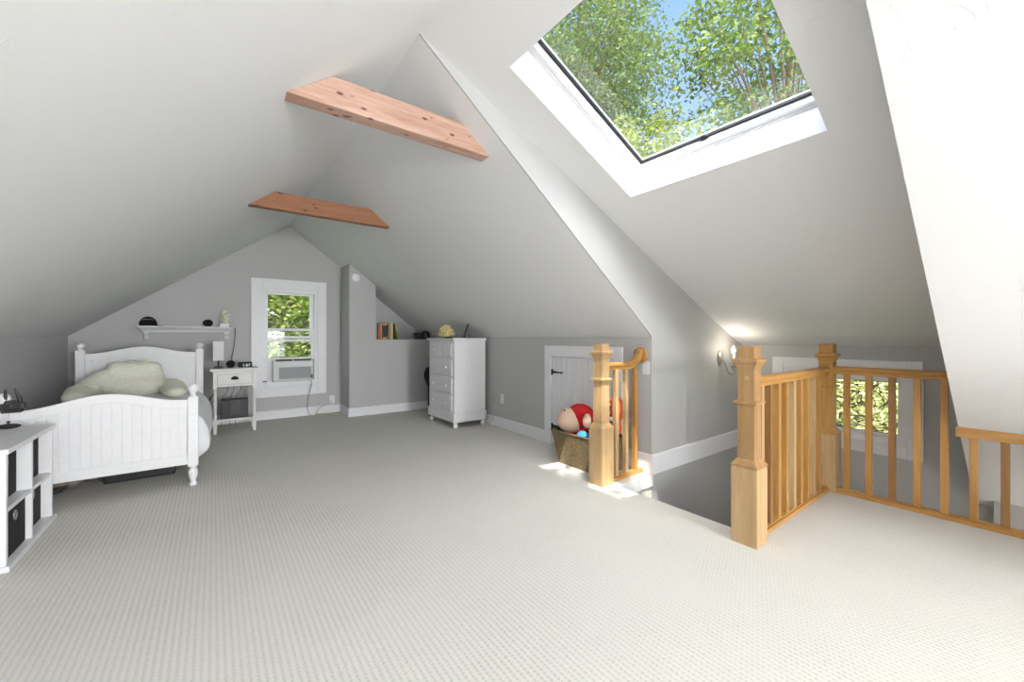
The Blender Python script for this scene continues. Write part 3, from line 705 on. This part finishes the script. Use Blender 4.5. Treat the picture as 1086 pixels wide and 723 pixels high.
B().box(.575, .635, YB-.022, YB-.012, .553, .566).build('latch_bar', M['iron'], au, label='dark latch bar')
B().box(1.20, 1.226, yf-.026, yf-.012, .585, .640).build('plug_box', M['dgrey'], au, bevel=.003)
o = B().tube(spline([(1.20, yf-.02, .585), (1.21, yf-.02, .50), (1.20, YB-.06, .40), (1.17, YB-.05, .25), (1.16, YB-.06, .12), (1.19, YB-.08, .03), (1.25, YB-.09, .008), (1.28, YB-.10, .008), (1.285, YB-.08, .03), (1.33, YB-.045, .10), (1.43, YB-.03, .145), (1.50, YB-.02, .17), (1.515, YB-.014, .205)], 8), .006, 8).build('power_cord', M['cord_grey'], smooth=True)
tag(o, 'grey power cord drooping from the air conditioner to the wall outlet', 'cord')
o = B().tube(spline([(1.27, YB-.07, .010), (1.36, YB-.05, .010), (1.48, YB-.09, .010), (1.58, YB-.06, .010), (1.62, YB-.09, .010), (1.56, YB-.13, .010), (1.44, YB-.10, .010), (1.33, YB-.13, .010), (1.27, YB-.09, .010)], 8), .009, 8).build('extension_cord', M['cord_tan'], smooth=True)
tag(o, 'tan extension cord coiled on the carpet in the corner under the window', 'cord')

# outlets, switch, detector
def outlet(name, c, axis, label, mat=M['trim']):
    r = thing(name, label, 'outlet', c, 'white wall outlets')
    def bx(a0, a1, d0, d1, z0, z1):
        return (c[0]+a0, c[0]+a1, c[1]-d1, c[1]-d0, c[2]+z0, c[2]+z1) if axis == 'y' else (c[0]-d1, c[0]-d0, c[1]+a0, c[1]+a1, c[2]+z0, c[2]+z1)
    B().box(*bx(-.038, .038, 0, .006, -.062, .062)).build('cover_plate', mat, r, bevel=.003)
    for z in (-.026, .026):
        s = B().box(*bx(-.018, .018, .006, .009, z-.017, z+.017)).build('socket', M['white'], r, bevel=.002)
        B().box(*bx(-.009, -.006, .009, .0095, z-.006, z+.008)).box(*bx(.006, .009, .009, .0095, z-.006, z+.008)).build('slot', M['black'], s)
    return r
outlet('wall_outlet', (1.524, YB, .213), 'y', 'white wall outlet below the gable window corner')
outlet('wall_outlet', (XK, 4.375, .385), 'x', 'white wall outlet beside the white chest of drawers')
sw = thing('light_switch', 'white light switch plate on the knee wall end below the railing rosette', 'switch', (XK, 2.155, .93))
B().box(XK-.006, XK, 2.118, 2.192, .872, .988).build('cover_plate', M['trim'], sw, bevel=.003)
B().box(XK-.014, XK-.006, 2.148, 2.162, .92, .945).build('toggle', M['white'], sw, bevel=.002)
sd = thing('smoke_detector', 'round white smoke detector high on the bumped out wall', 'smoke detector', (1.745, YBUMP, 2.112))
B().lathe([(0, -.036), (.045, -.036), (.060, -.028), (.066, -.010), (.068, 0), (0, 0)], (1.745, YBUMP, 2.112), 28, 'y').build('detector_body', M['white'], sd, bevel=.002)
B().lathe([(0, -.0385), (.006, -.0385), (.007, -.035), (0, -.035)], (1.778, YBUMP-.001, 2.116), 10, 'y').build('indicator', M['dgrey'], sd)

# ------------------------------------------------------------------ niche ledge: books and gadget
LZ = 1.172
def book(x, w, h, d, cols, label, tilt=0., y=6.42, band=None):
    r = thing('book', label, 'book', (x, y, LZ), 'books on the niche ledge')
    m1 = paint('book_cover_%d' % int(x*1e4), cols, .5, .05, 60)
    b = B().box(-w/2, w/2, -.0, .003, 0.0005, h).box(-w/2, -w/2+.003, 0, d, 0.0005, h).box(w/2-.003, w/2, 0, d, 0.0005, h)
    c = b.build('cover', m1, r, local=True)
    B().box(-w/2+.003, w/2-.003, .003, d-.004, .004, h-.004).build('pages', M['sheet'], r, local=True)
    for (z0, z1, cc) in band or ():
        B().box(-w/2+.002, w/2-.002, -.0012, 0, z0*h, z1*h).build('spine_band', paint('book_band_%d_%d' % (int(x*1e4), int(z0*100)), cc, .5, .05, 60), c, local=True)
    if tilt: r.rotation_euler = (0, tilt, 0)
    return r
book(2.078, .018, .275, .19, (.50, .62, .62), 'thin pale teal book against the niche wall', 0, 6.40)
book(2.098, .016, .262, .19, (.02, .02, .03), 'thin black book next to the pale teal one', 0, 6.41)
book(2.128, .038, .250, .18, (.50, .17, .05), 'thick rust orange book with a red foot on its spine', 0, 6.41, [(.05, .22, (.55, .08, .07))])
book(2.164, .030, .262, .18, (.62, .33, .15), 'orange tan book between the rust orange and the framed black spine', 0, 6.42)
book(2.222, .076, .264, .18, (.55, .33, .20), 'wide brown book with a large black panel on its spine', 0, 6.42, [(.14, .86, (.015, .02, .02))])
book(2.272, .020, .258, .18, (.10, .05, .03), 'dark brown book beside the wide black panelled one', 0, 6.42, [(.05, .3, (.25, .30, .08))])
book(2.301, .034, .268, .18, (.50, .36, .17), 'tan book with a pale spine in the middle of the row', 0, 6.42)
book(2.338, .034, .270, .18, (.72, .58, .30), 'cream yellow book beside the tan one', 0, 6.42)
book(2.372, .028, .262, .18, (.018, .015, .015), 'black book holding up the leaning green one', 0, 6.42)
book(2.441, .026, .235, .17, (.30, .36, .06), 'green book with a yellow top leaning against the black book', math.radians(-9), 6.42, [(.58, .95, (.66, .60, .12))])
gd = thing('game_camera', 'small black camera like gadget lying on the ledge past the books', 'gadget', (2.84, 6.45, LZ))
B().box(2.73, 2.86, 6.41, 6.50, LZ, LZ+.115).build('gadget_body', M['black'], gd, bevel=.012)
B().lathe([(.0, 0), (.07, 0), (.076, .02), (.07, .10), (.05, .14), (.0, .145)], (2.94, 6.45, LZ), 20).build('lens_barrel', M['black'], gd, smooth=True)
B().box(2.845, 2.90, 6.43, 6.48, LZ+.02, LZ+.075).build('bridge', M['black'], gd, bevel=.006)

# ------------------------------------------------------------------ chest of drawers
ch = thing('chest_of_drawers', 'tall white chest of drawers with round knobs and bun feet by the knee wall', 'chest of drawers', (2.79, 5.07, 0))
cx0, cx1, cy0, cy1 = 2.545, 3.028, 4.69, 5.45
B().box(cx0, cx1, cy0, cy1, .19, 1.165).build('carcass', M['white'], ch, bevel=.003)
B().box(cx0-.035, cx1+.008, cy0-.028, cy1+.03, 1.172, 1.194).box(cx0-.02, cx1+.003, cy0-.016, cy1+.016, 1.158, 1.172).build('top', M['white'], ch, bevel=.006)
B().box(cx0-.014, cx1+.012, cy0-.014, cy1+.016, .085, .182).box(cx0-.02, cx1+.016, cy0-.02, cy1+.02, .182, .198).box(cx0-.018, cx1+.014, cy0-.018, cy1+.02, .078, .092).build('plinth', M['white'], ch, bevel=.004)
for fx in (cx0+.03, cx1-.03):
    for fy in (cy0+.03, cy1-.03):
        B().lathe([(.0, 0), (.022, 0), (.030, .012), (.034, .028), (.030, .046), (.020, .056), (.026, .064), (.034, .070), (.034, .082), (0, .082)], (fx, fy, 0), 20).build('bun_foot', M['ivory'], ch, smooth=True)
def drawer(y0, y1, z0, z1, ks):
    d = B().box(cx0-.012, cx0+.02, y0, y1, z0, z1).box(cx0-.016, cx0-.01, y0+.018, y1-.018, z0+.018, z1-.018).build('drawer', M['white'], ch, bevel=.004)
    for k in ks:
        B().lathe([(.0, 0), (.013, 0), (.017, .006), (.016, .013), (.008, .018), (.007, .030), (.0, .030)], (cx0-.044, k, (z0+z1)/2), 14, 'x').build('knob', M['white'], d, smooth=True)
ya, yb_ = cy0+.055, cy1-.055
drawer(ya, (ya+yb_)/2-.008, .938, 1.118, [ya+.17]); drawer((ya+yb_)/2+.008, yb_, .938, 1.118, [yb_-.17])
for z0, z1 in ((.690, .912), (.452, .664), (.212, .430)): drawer(ya, yb_, z0, z1, [ya+.13, yb_-.13])
pf = thing('picture_frame', 'black picture frame seen edge on leaning back on the white chest', 'picture frame', (2.865, 4.96, 1.194))
pf.rotation_euler = (0, 0, -math.radians(26))
B().hexa([(-.030, -.08, .001), (-.010, -.08, .0), (-.010, .08, .0), (-.030, .08, .001), (.032, -.08, .205), (.050, -.08, .199), (.050, .08, .199), (.032, .08, .205)]).build('frame', M['black'], pf, bevel=.002, local=True)
B().hexa([(.031, -.012, .13), (.035, -.012, .13), (.035, .012, .13), (.031, .012, .13), (.058, -.012, 0), (.062, -.012, 0), (.062, .012, 0), (.058, .012, 0)]).build('easel_strut', M['black'], pf, local=True)
rk = thing('crystal_cluster', 'pale gold crystal cluster on a dark base on the white chest', 'crystal', (2.60, 5.02, 1.194))
B().lathe([(.0, 0), (.065, 0), (.062, .014), (.04, .022), (0, .022)], (2.615, 5.0, 1.194), 18).build('stand', M['black'], rk, smooth=True)
q = B(); rnd = random.Random(9)
for i in range(110):
    a = rnd.random()*2*PI; e = rnd.random()*.5*PI
    n = Vector((math.cos(a)*math.cos(e), math.sin(a)*math.cos(e), math.sin(e)*1.05))
    c = Vector((2.60, 5.02, 1.235))+Vector((n.x*.095, n.y*.07, n.z*.115))
    rot = (n+Vector((rnd.random()-.5, rnd.random()-.5, rnd.random()-.5))*.7).to_track_quat('Z', 'Y').to_matrix().to_4x4()
    s = .010+.012*rnd.random()
    q.ell(c, (s, s, s*1.5), 6, rot)
q.ell((2.60, 5.02, 1.262), (.085, .062, .085), 14)
for v in q.m.verts:
    if v.co.z < 1.212: v.co.z = 1.212
q.build('crystals', M['gold'], rk)
bgq = B()
bgq.loft([[(2.745+w*math.cos(2*PI*k/16), 5.68+.10*math.sin(2*PI*k/16), z) for k in range(16)] for w, z in ((.06, .0), (.10, .01), (.11, .2), (.115, .45), (.165, .56), (.18, .64), (.15, .73), (.06, .77))])
o = bgq.build('duffel_bag', M['fabric_black'], smooth=True)
tag(o, 'black bag bulging out from behind the white chest of drawers', 'bag')
o = B().tube(spline([(XK-.012, 4.375, .415), (XK-.045, 4.40, .405), (XK-.05, 4.46, .33), (XK-.04, 4.52, .15), (XK-.05, 4.60, .03), (XK-.055, 4.68, .010), (XK-.04, 4.80, .010)], 8), .0055, 8).build('power_cord', M['cord_grey'], smooth=True)
tag(o, 'grey cord running from the outlet down behind the white chest', 'cord')

# ------------------------------------------------------------------ cube organizer with bins
co = thing('cube_organizer', 'white four cube organizer holding black fabric bins at the foot of the bed', 'shelving unit', (-1.04, 3.57, 0))
fx, bxk, oy0, oy1 = -.85, -1.23, 3.195, 3.945
B().box(bxk-.01, fx+.012, oy0-.012, oy1+.02, .603, .630).build('top_panel', M['white'], co, bevel=.003)
B().box(bxk-.01, fx+.014, oy0-.012, oy1+.02, 0, .030).build('bottom_panel', M['white'], co, bevel=.003)
for y0, y1 in ((oy0, oy0+.026), (oy0+.362, oy0+.386), (oy1-.026, oy1)): B().box(bxk, fx, y0, y1, .03, .603).build('upright_panel', M['white'], co, bevel=.002)
for y0, y1 in ((oy0+.026, oy0+.362), (oy0+.386, oy1-.026)): B().box(bxk, fx-.002, y0, y1, .297, .319).build('cube_shelf', M['white'], co, bevel=.002)
B().box(bxk-.008, bxk, oy0, oy1, .03, .603).build('back_panel', M['white'], co)
def bin_(y0, z0):
    r = thing('storage_bin', 'x', 'bin', (0, 0, 0), 'black fabric bins in the cube organizer')
    w, h, d = .318, .262, .30
    q = B().box(-d, 0, 0, w, 0, .004).box(-d, -d+.006, 0, w, .004, h).box(-.006, 0, 0, w, .004, h).box(-d+.006, -.006, 0, .006, .004, h).box(-d+.006, -.006, w-.006, w, .004, h)
    q.build('bin_body', M['fabric_black'], r, local=True, bevel=.002)
    B().tube([(.0025, w/2+.019*math.cos(a), h*.76+.024*math.sin(a)) for a in [2*PI*k/20 for k in range(20)]], .0045, 8, closed=True).build('pull_ring', M['steel'], r, local=True, smooth=True, label='metal grommet pull ring')
    return r
b0 = bin_(0, 0)
dep = fx-.055
b0.location = (dep, oy0+.034, .031); b0['label'] = 'black fabric bin in the bottom cube at the end away from the bed'
copy_tree(b0, (dep, oy0+.034, .320), 'black fabric bin in the upper cube at the end away from the bed')
copy_tree(b0, (fx-.045, oy0+.394, .031), 'black fabric bin in the bottom cube beside the bed footboard')
copy_tree(b0, (dep, oy0+.394, .320), 'black fabric bin in the upper cube beside the bed footboard')
b0.location.x = fx-.022
# toys on the organizer and footboard
dn = thing('toy_drone', 'black toy drone with two upright propeller arms perched on the bed footboard', 'drone', (-1.08, 4.14, .70))
zz = .701
B().box(-1.125, -1.02, 4.115, 4.175, zz+.024, zz+.062).box(-1.10, -1.065, 4.125, 4.165, zz+.062, zz+.080).build('drone_body', M['dgrey'], dn, bevel=.005)
B().box(-1.118, -1.03, 4.112, 4.170, zz, zz+.022).build('battery_pack', M['black'], dn, bevel=.004)
B().box(-1.112, -1.078, 4.111, 4.116, zz+.030, zz+.056).build('camera_window', M['black'], dn)
B().box(-1.066, -1.030, 4.111, 4.116, zz+.030, zz+.056).build('camera_window', M['black'], dn)
for (ax, tip) in ((-1.108, (-1.104, 4.14, zz+.155)), (-1.045, (-1.066, 4.14, zz+.160))):
    B().tube([(ax, 4.15, zz+.055), (ax, 4.15, zz+.09), tip], [.011, .012, .004], 8).build('propeller_arm', M['black'], dn)
B().box(-1.27, -1.12, 4.105, 4.132, zz+.012, zz+.045).build('rear_arm', M['black'], dn, bevel=.004)
gp = thing('toy_controller', 'black toy controller with a red knob on top of the cube organizer', 'controller', (-1.07, 3.9, .63))
B().ell((-1.03, 3.905, .645), (.055, .032, .015), 18).ell((-1.085, 3.885, .642), (.04, .03, .012), 16).build('controller_body', M['black'], gp, smooth=True)
B().lathe([(.006, 0), (.006, .012), (.010, .014), (.008, .020), (0, .021)], (-1.03, 3.905, .657), 12).build('thumb_stick', M['dgrey'], gp, smooth=True)
B().lathe([(.008, 0), (.008, .022), (.016, .026), (.012, .036), (0, .038)], (-1.088, 3.888, .650), 12).build('red_knob', M['red'], gp, smooth=True, label='small red knob')

# ------------------------------------------------------------------ toy basket
bk = thing('wicker_basket', 'brown wicker basket full of soft toys standing by the low access door', 'basket', (2.83, 2.58, 0))
def rect(x0, x1, y0, y1, z): return [(x0, y0, z), (x1, y0, z), (x1, y1, z), (x0, y1, z)]
B().loft([rect(2.672, 2.985, 2.335, 2.838, 0.001), rect(2.650, 3.010, 2.290, 2.915, .30), rect(2.646, 3.014, 2.286, 2.919, .308), rect(2.662, 2.998, 2.302, 2.903, .308), rect(2.685, 2.972, 2.350, 2.825, .02)]).build('basket_body', M['basket'], bk, bevel=.002)
rim = [(2.650, 2.290, .305), (3.010, 2.290, .305), (3.010, 2.915, .305), (2.650, 2.915, .305)]
B().tube(rim, .010, 8, closed=True).build('rim', M['basket'], bk)
pt = thing('plush_toy', 'plush toy with a round peach face and red hood lying in the wicker basket', 'soft toy', (2.85, 2.75, .03))
B().ell((2.83, 2.70, .17), (.10, .11, .15), 18).build('plush_body', M['red'], pt, smooth=True)
hd = B().ell((2.79, 2.80, .395), (.12, .138, .125), 24).build('head', M['peach'], pt, smooth=True)
B().ell((2.722, 2.805, .490), (.012, .010, .017), 12).build('eye', M['black'], hd, smooth=True)
B().ell((2.88, 2.755, .420), (.15, .145, .135), 24).build('hood', M['red'], pt, smooth=True)
B().ell((2.81, 2.60, .42), (.05, .03, .07), 16).build('ear', M['peach'], pt, smooth=True)
o = B().ell((2.735, 2.775, .29), (.028, .03, .045), 14).ell((2.74, 2.765, .12), (.045, .06, .11), 14).ell((2.728, 2.782, .325), (.012, .012, .022), 10).build('plush_toy', M['tan'], smooth=True)
tag(o, 'small orange tan soft toy peeking over the front rim of the basket', 'soft toy')
o = B().ell((2.725, 2.57, .275), (.045, .075, .07), 16).ell((2.74, 2.52, .12), (.05, .07, .11), 14).build('plush_toy', M['blue'], smooth=True)
tag(o, 'blue soft toy at the basket rim behind the sunlit newel post', 'soft toy')
p2 = thing('plush_toy', 'tall orange red soft toy standing behind the railing balusters', 'soft toy', (2.93, 2.38, .03))
B().ell((2.93, 2.385, .20), (.055, .07, .175), 18).ell((2.93, 2.37, .38), (.06, .065, .08), 16).build('plush_body', M['orange'], p2, smooth=True)
hd = B().ell((2.93, 2.36, .55), (.075, .085, .115), 20).build('head', M['orange'], p2, smooth=True)
B().ell((2.87, 2.365, .47), (.03, .045, .02), 14).build('muzzle', M['whiteplush'], hd, smooth=True)
for z in (.53, .60): B().ell((2.862, 2.385, z), (.012, .022, .018), 10).build('eye_patch', M['whiteplush'], hd, smooth=True)
B().ell((2.85, 2.395, .56), (.012, .012, .018), 10).build('eye', M['black'], hd, smooth=True)
B().ell((2.865, 2.36, .30), (.03, .03, .055), 14).build('paw', M['whiteplush'], p2, smooth=True)
o = B().tube([(2.70, 2.895, .33), (2.66, 2.90, .345), (2.78, 2.86, .30), (2.86, 2.84, .28)], .010, 8).build('toy_stick', M['black'], smooth=True)
tag(o, 'thin black stick toy poking over the basket corner', 'toy')

# ------------------------------------------------------------------ candle sconce
sc = thing('wall_sconce', 'nickel candle sconce with one lit bulb on the dormer wall', 'sconce', (4.30, YC, .98))
q = B().lathe([(0, -.022), (.018, -.022), (.030, -.016), (.044, -.010), (.050, 0), (0, 0)], (0, 0, 0), 24, 'y')
bmesh.ops.scale(q.m, verts=q.m.verts, vec=(1, 1, 1.65)); bmesh.ops.translate(q.m, verts=q.m.verts, vec=(4.30, YC, .985))
q.build('back_plate', M['steel'], sc, smooth=True)
AX, AY = 4.36, 1.985
B().tube(spline([(4.30, YC-.02, .955), (4.31, 2.06, .95), (4.33, 2.045, .90), (4.345, 2.035, .845), (4.375, 2.015, .815), (4.405, 1.99, .835), (AX, AY, .875)], 8), .006, 10).build('curved_arm', M['steel'], sc, smooth=True)
B().lathe([(0, .868), (.010, .870), (.020, .885), (.022, .900), (.012, .912), (.010, .925), (.030, .935), (.032, .940), (.012, .943), (0, .943)], (AX, AY, 0), 20).build('drip_cup', M['steel'], sc, smooth=True)
B().lathe([(0, .943), (.011, .943), (.011, 1.035), (0, 1.035)], (AX, AY, 0), 16).build('candle_sleeve', M['candle'], sc, smooth=True)
B().lathe([(0, 1.035), (.009, 1.037), (.016, 1.055), (.017, 1.070), (.011, 1.092), (.004, 1.112), (0, 1.115)], (AX, AY, 0), 16).build('bulb', M['bulb'], sc, smooth=True)

# ------------------------------------------------------------------ outdoors
struct(B().box(-30, 60, -30, 60, -3.2, -3.0), 'ground', M['soil'])
def tree(label, base, crown_c, crown_r, clumps, leaves, leaf, mat, seed, spread=.55, group='trees outside the windows', trunk_r=.16, droop=0.):
    rnd = random.Random(seed)
    r = thing('tree', label, 'tree', base, group)
    bp, cc = Vector(base), Vector(crown_c)
    tk = B()
    top = cc+Vector((0, 0, crown_r[2]*.45))
    tk.tube(spline([bp, bp.lerp(cc, .5)+Vector((.15, -.1, 0)), cc, top], 6), [trunk_r*(1-.045*i) for i in range(19)], 8)
    vs, fs = [], []
    for c in range(clumps):
        while True:
            p = Vector((rnd.uniform(-1, 1), rnd.uniform(-1, 1), rnd.uniform(-1, 1)))
            if .18 < p.length < 1: break
        ctr = cc+Vector((p.x*crown_r[0], p.y*crown_r[1], p.z*crown_r[2]))
        h = max(0, min(1, .5+.35*p.z-.25))
        root = bp.lerp(top, .45+.5*h)
        if c % 2 == 0:
            tk.tube(spline([root, root.lerp(ctr, .5)+Vector((0, 0, .12*crown_r[2]*rnd.random())), ctr], 3), [.05, .042, .036, .03, .022, .014, .006], 5)
        for _ in range(leaves):
            q = ctr+Vector((rnd.gauss(0, spread), rnd.gauss(0, spread), rnd.gauss(0, spread*.6)-droop*rnd.random()))
            L = leaf*rnd.uniform(.6, 1.3)
            d = Vector((rnd.gauss(0, 1), rnd.gauss(0, 1), rnd.gauss(0, .6)-.3)).normalized()
            s = d.cross(Vector((rnd.gauss(0, 1), rnd.gauss(0, 1), rnd.gauss(0, 1)))).normalized()
            n = d.cross(s)
            k = len(vs)
            vs += [q-bp, q-bp+d*L*.5+s*L*.28+n*L*.06, q-bp+d*L, q-bp+d*L*.5-s*L*.28+n*L*.06]
            fs.append((k, k+1, k+2, k+3))
    tk.build('trunk', M['bark'], r, smooth=True)
    me = bpy.data.meshes.new('foliage'); me.from_pydata([tuple(v) for v in vs], [], fs); me.materials.append(mat)
    o = bpy.data.objects.new('foliage', me); COL.objects.link(o); o.parent = r
    return r
tree('tall soft green tree filling one side of the skylight view', (9.6, 10.6, -3), (9.4, 9.3, 8.4), (3.6, 3.0, 4.8), 420, 130, .115, M['leafA'], 11, .44, trunk_r=.2)
tree('bright leafy tree with visible branches at the other side of the skylight view', (13.0, 4.6, -3), (12.4, 4.2, 8.8), (3.0, 2.7, 3.5), 120, 95, .16, M['leafB'], 12, .36, trunk_r=.17)
tree('young yellow green tree low in the middle of the skylight view', (9.0, 6.3, -3), (8.8, 6.1, 4.7), (2.1, 1.7, 1.9), 90, 80, .12, M['leafC'], 13, .30, trunk_r=.08)
tree('sunlit leafy tree filling the gable window', (1.2, 13.6, -3), (1.4, 12.9, 1.6), (3.4, 2.0, 3.6), 330, 110, .13, M['leafD'], 14, .42, trunk_r=.1)
tree('darker leafy tree standing behind the one in the gable window', (2.4, 18.5, -3), (2.4, 18.0, 2.2), (5.5, 2.4, 4.8), 260, 100, .2, M['leafB'], 17, .6, trunk_r=.12)
tree('pale green tree outside the leaded stair window', (9.9, 2.2, -3), (9.7, 2.4, .2), (1.8, 2.4, 2.2), 230, 90, .12, M['leafE'], 15, .34, trunk_r=.08)
tree('tall tree beside the house with boughs over the roof', (-3.6, -4.2, -3), (-1.3, -2.1, 9.4), (1.9, 1.9, 1.3), 44, 30, .20, M['leafB'], 21, .34, trunk_r=.2)

# ------------------------------------------------------------------ light
w = bpy.data.worlds.new('sky'); SC.world = w; w.use_nodes = True; nt = w.node_tree
bg = nt.nodes['Background']
tc = nt.nodes.new('ShaderNodeTexCoord'); sp_ = nt.nodes.new('ShaderNodeSeparateXYZ'); link(nt, tc.outputs['Generated'], sp_.inputs['Vector'])
rp = ramp(nt, [(.0, (.75, .82, .92)), (.25, (.42, .60, .90)), (.75, (.20, .38, .80))]); link(nt, sp_.outputs['Z'], rp.inputs['Fac'])
cn = nt.nodes.new('ShaderNodeTexNoise'); cn.inputs['Scale'].default_value = 3.2; cn.inputs['Detail'].default_value = 6; cn.inputs['Distortion'].default_value = .4
link(nt, tc.outputs['Generated'], cn.inputs['Vector'])
cr = ramp(nt, [(.48, (0, 0, 0)), (.62, (1, 1, 1))]); link(nt, cn.outputs['Fac'], cr.inputs['Fac'])
mx = nt.nodes.new('ShaderNodeMixRGB'); mx.inputs['Color2'].default_value = (1.0, 1.0, 1.02, 1)
link(nt, cr.outputs['Color'], mx.inputs['Fac']); link(nt, rp.outputs['Color'], mx.inputs['Color1']); nv = nt.nodes.new('ShaderNodeVectorMath'); nv.operation = 'NORMALIZE'; link(nt, tc.outputs['Generated'], nv.inputs[0])
dt = nt.nodes.new('ShaderNodeVectorMath'); dt.operation = 'DOT_PRODUCT'; dt.inputs[1].default_value = Vector((-1.05, -1.1, 2.2)).normalized(); link(nt, nv.outputs['Vector'], dt.inputs[0])
mm_ = nt.nodes.new('ShaderNodeMath'); mm_.operation = 'MAXIMUM'; mm_.inputs[1].default_value = 0; link(nt, dt.outputs['Value'], mm_.inputs[0])
pw = nt.nodes.new('ShaderNodeMath'); pw.operation = 'POWER'; pw.inputs[1].default_value = 7; link(nt, mm_.outputs[0], pw.inputs[0])
glow = nt.nodes.new('ShaderNodeMixRGB'); glow.blend_type = 'ADD'; glow.inputs['Color2'].default_value = (14, 13.8, 13.4, 1)
link(nt, pw.outputs[0], glow.inputs['Fac']); link(nt, mx.outputs['Color'], glow.inputs['Color1']); link(nt, glow.outputs['Color'], bg.inputs['Color'])
bg.inputs['Strength'].default_value = 1.0
def lamp(name, typ, loc, energy, color=(1, 1, 1), **kw):
    l = bpy.data.lights.new(name, typ); l.energy = energy; l.color = color
    for k, v in kw.items(): setattr(l, k, v)
    o = bpy.data.objects.new(name, l); COL.objects.link(o); o.location = loc
    return o
sun = lamp('sun', 'SUN', (0, -2, 12), 7.0, (1, .96, .88), angle=.0093)
sun.rotation_euler = Vector((.80, 1.05, -2.5)).to_track_quat('-Z', 'Y').to_euler()
a = lamp('rear_gable_fill', 'AREA', (2.0, YR+.03, .925), 175, (.955, .975, 1), shape='RECTANGLE', size=.95, size_y=1.1)  # added area light, fills the room from behind the camera
a.rotation_euler = (PI/2, 0, 0)
vx = (VX0+VX1)/2
a = lamp('rear_roof_fill', 'AREA', (vx, (VY0+VY1)/2, zr(vx)+.06), 235, (.955, .975, 1), shape='RECTANGLE', size=1.12, size_y=1.28)  # added overhead fill for the carpet and sloped ceiling, out of view
a.rotation_euler = (0, math.atan(SR), 0)
lamp('sconce_light', 'POINT', (AX, AY-.03, 1.09), 1.3, (1, .89, .74), shadow_soft_size=.02)
lamp('stairwell_fill', 'POINT', (4.30, -.55, -.45), 5.5, (1, .97, .93), shadow_soft_size=.1)  # unseen lamp added below to brighten the stairwell walls

# ------------------------------------------------------------------ camera
cam = bpy.data.cameras.new('camera'); cam.sensor_width = 36; cam.lens = 426/1086*36; cam.shift_y = -3.5/1086; cam.clip_start = .02; cam.clip_end = 300
c = bpy.data.objects.new('camera', cam); COL.objects.link(c); c.location = (0, 0, 1.2)
c.rotation_euler = (PI/2, 0, -math.atan2(317, 426))
SC.camera = c
vs_ = SC.view_settings
vs_.view_transform = 'Standard'; vs_.look = 'None'; vs_.gamma = 1; vs_.exposure = .68; vs_.use_curve_mapping = False
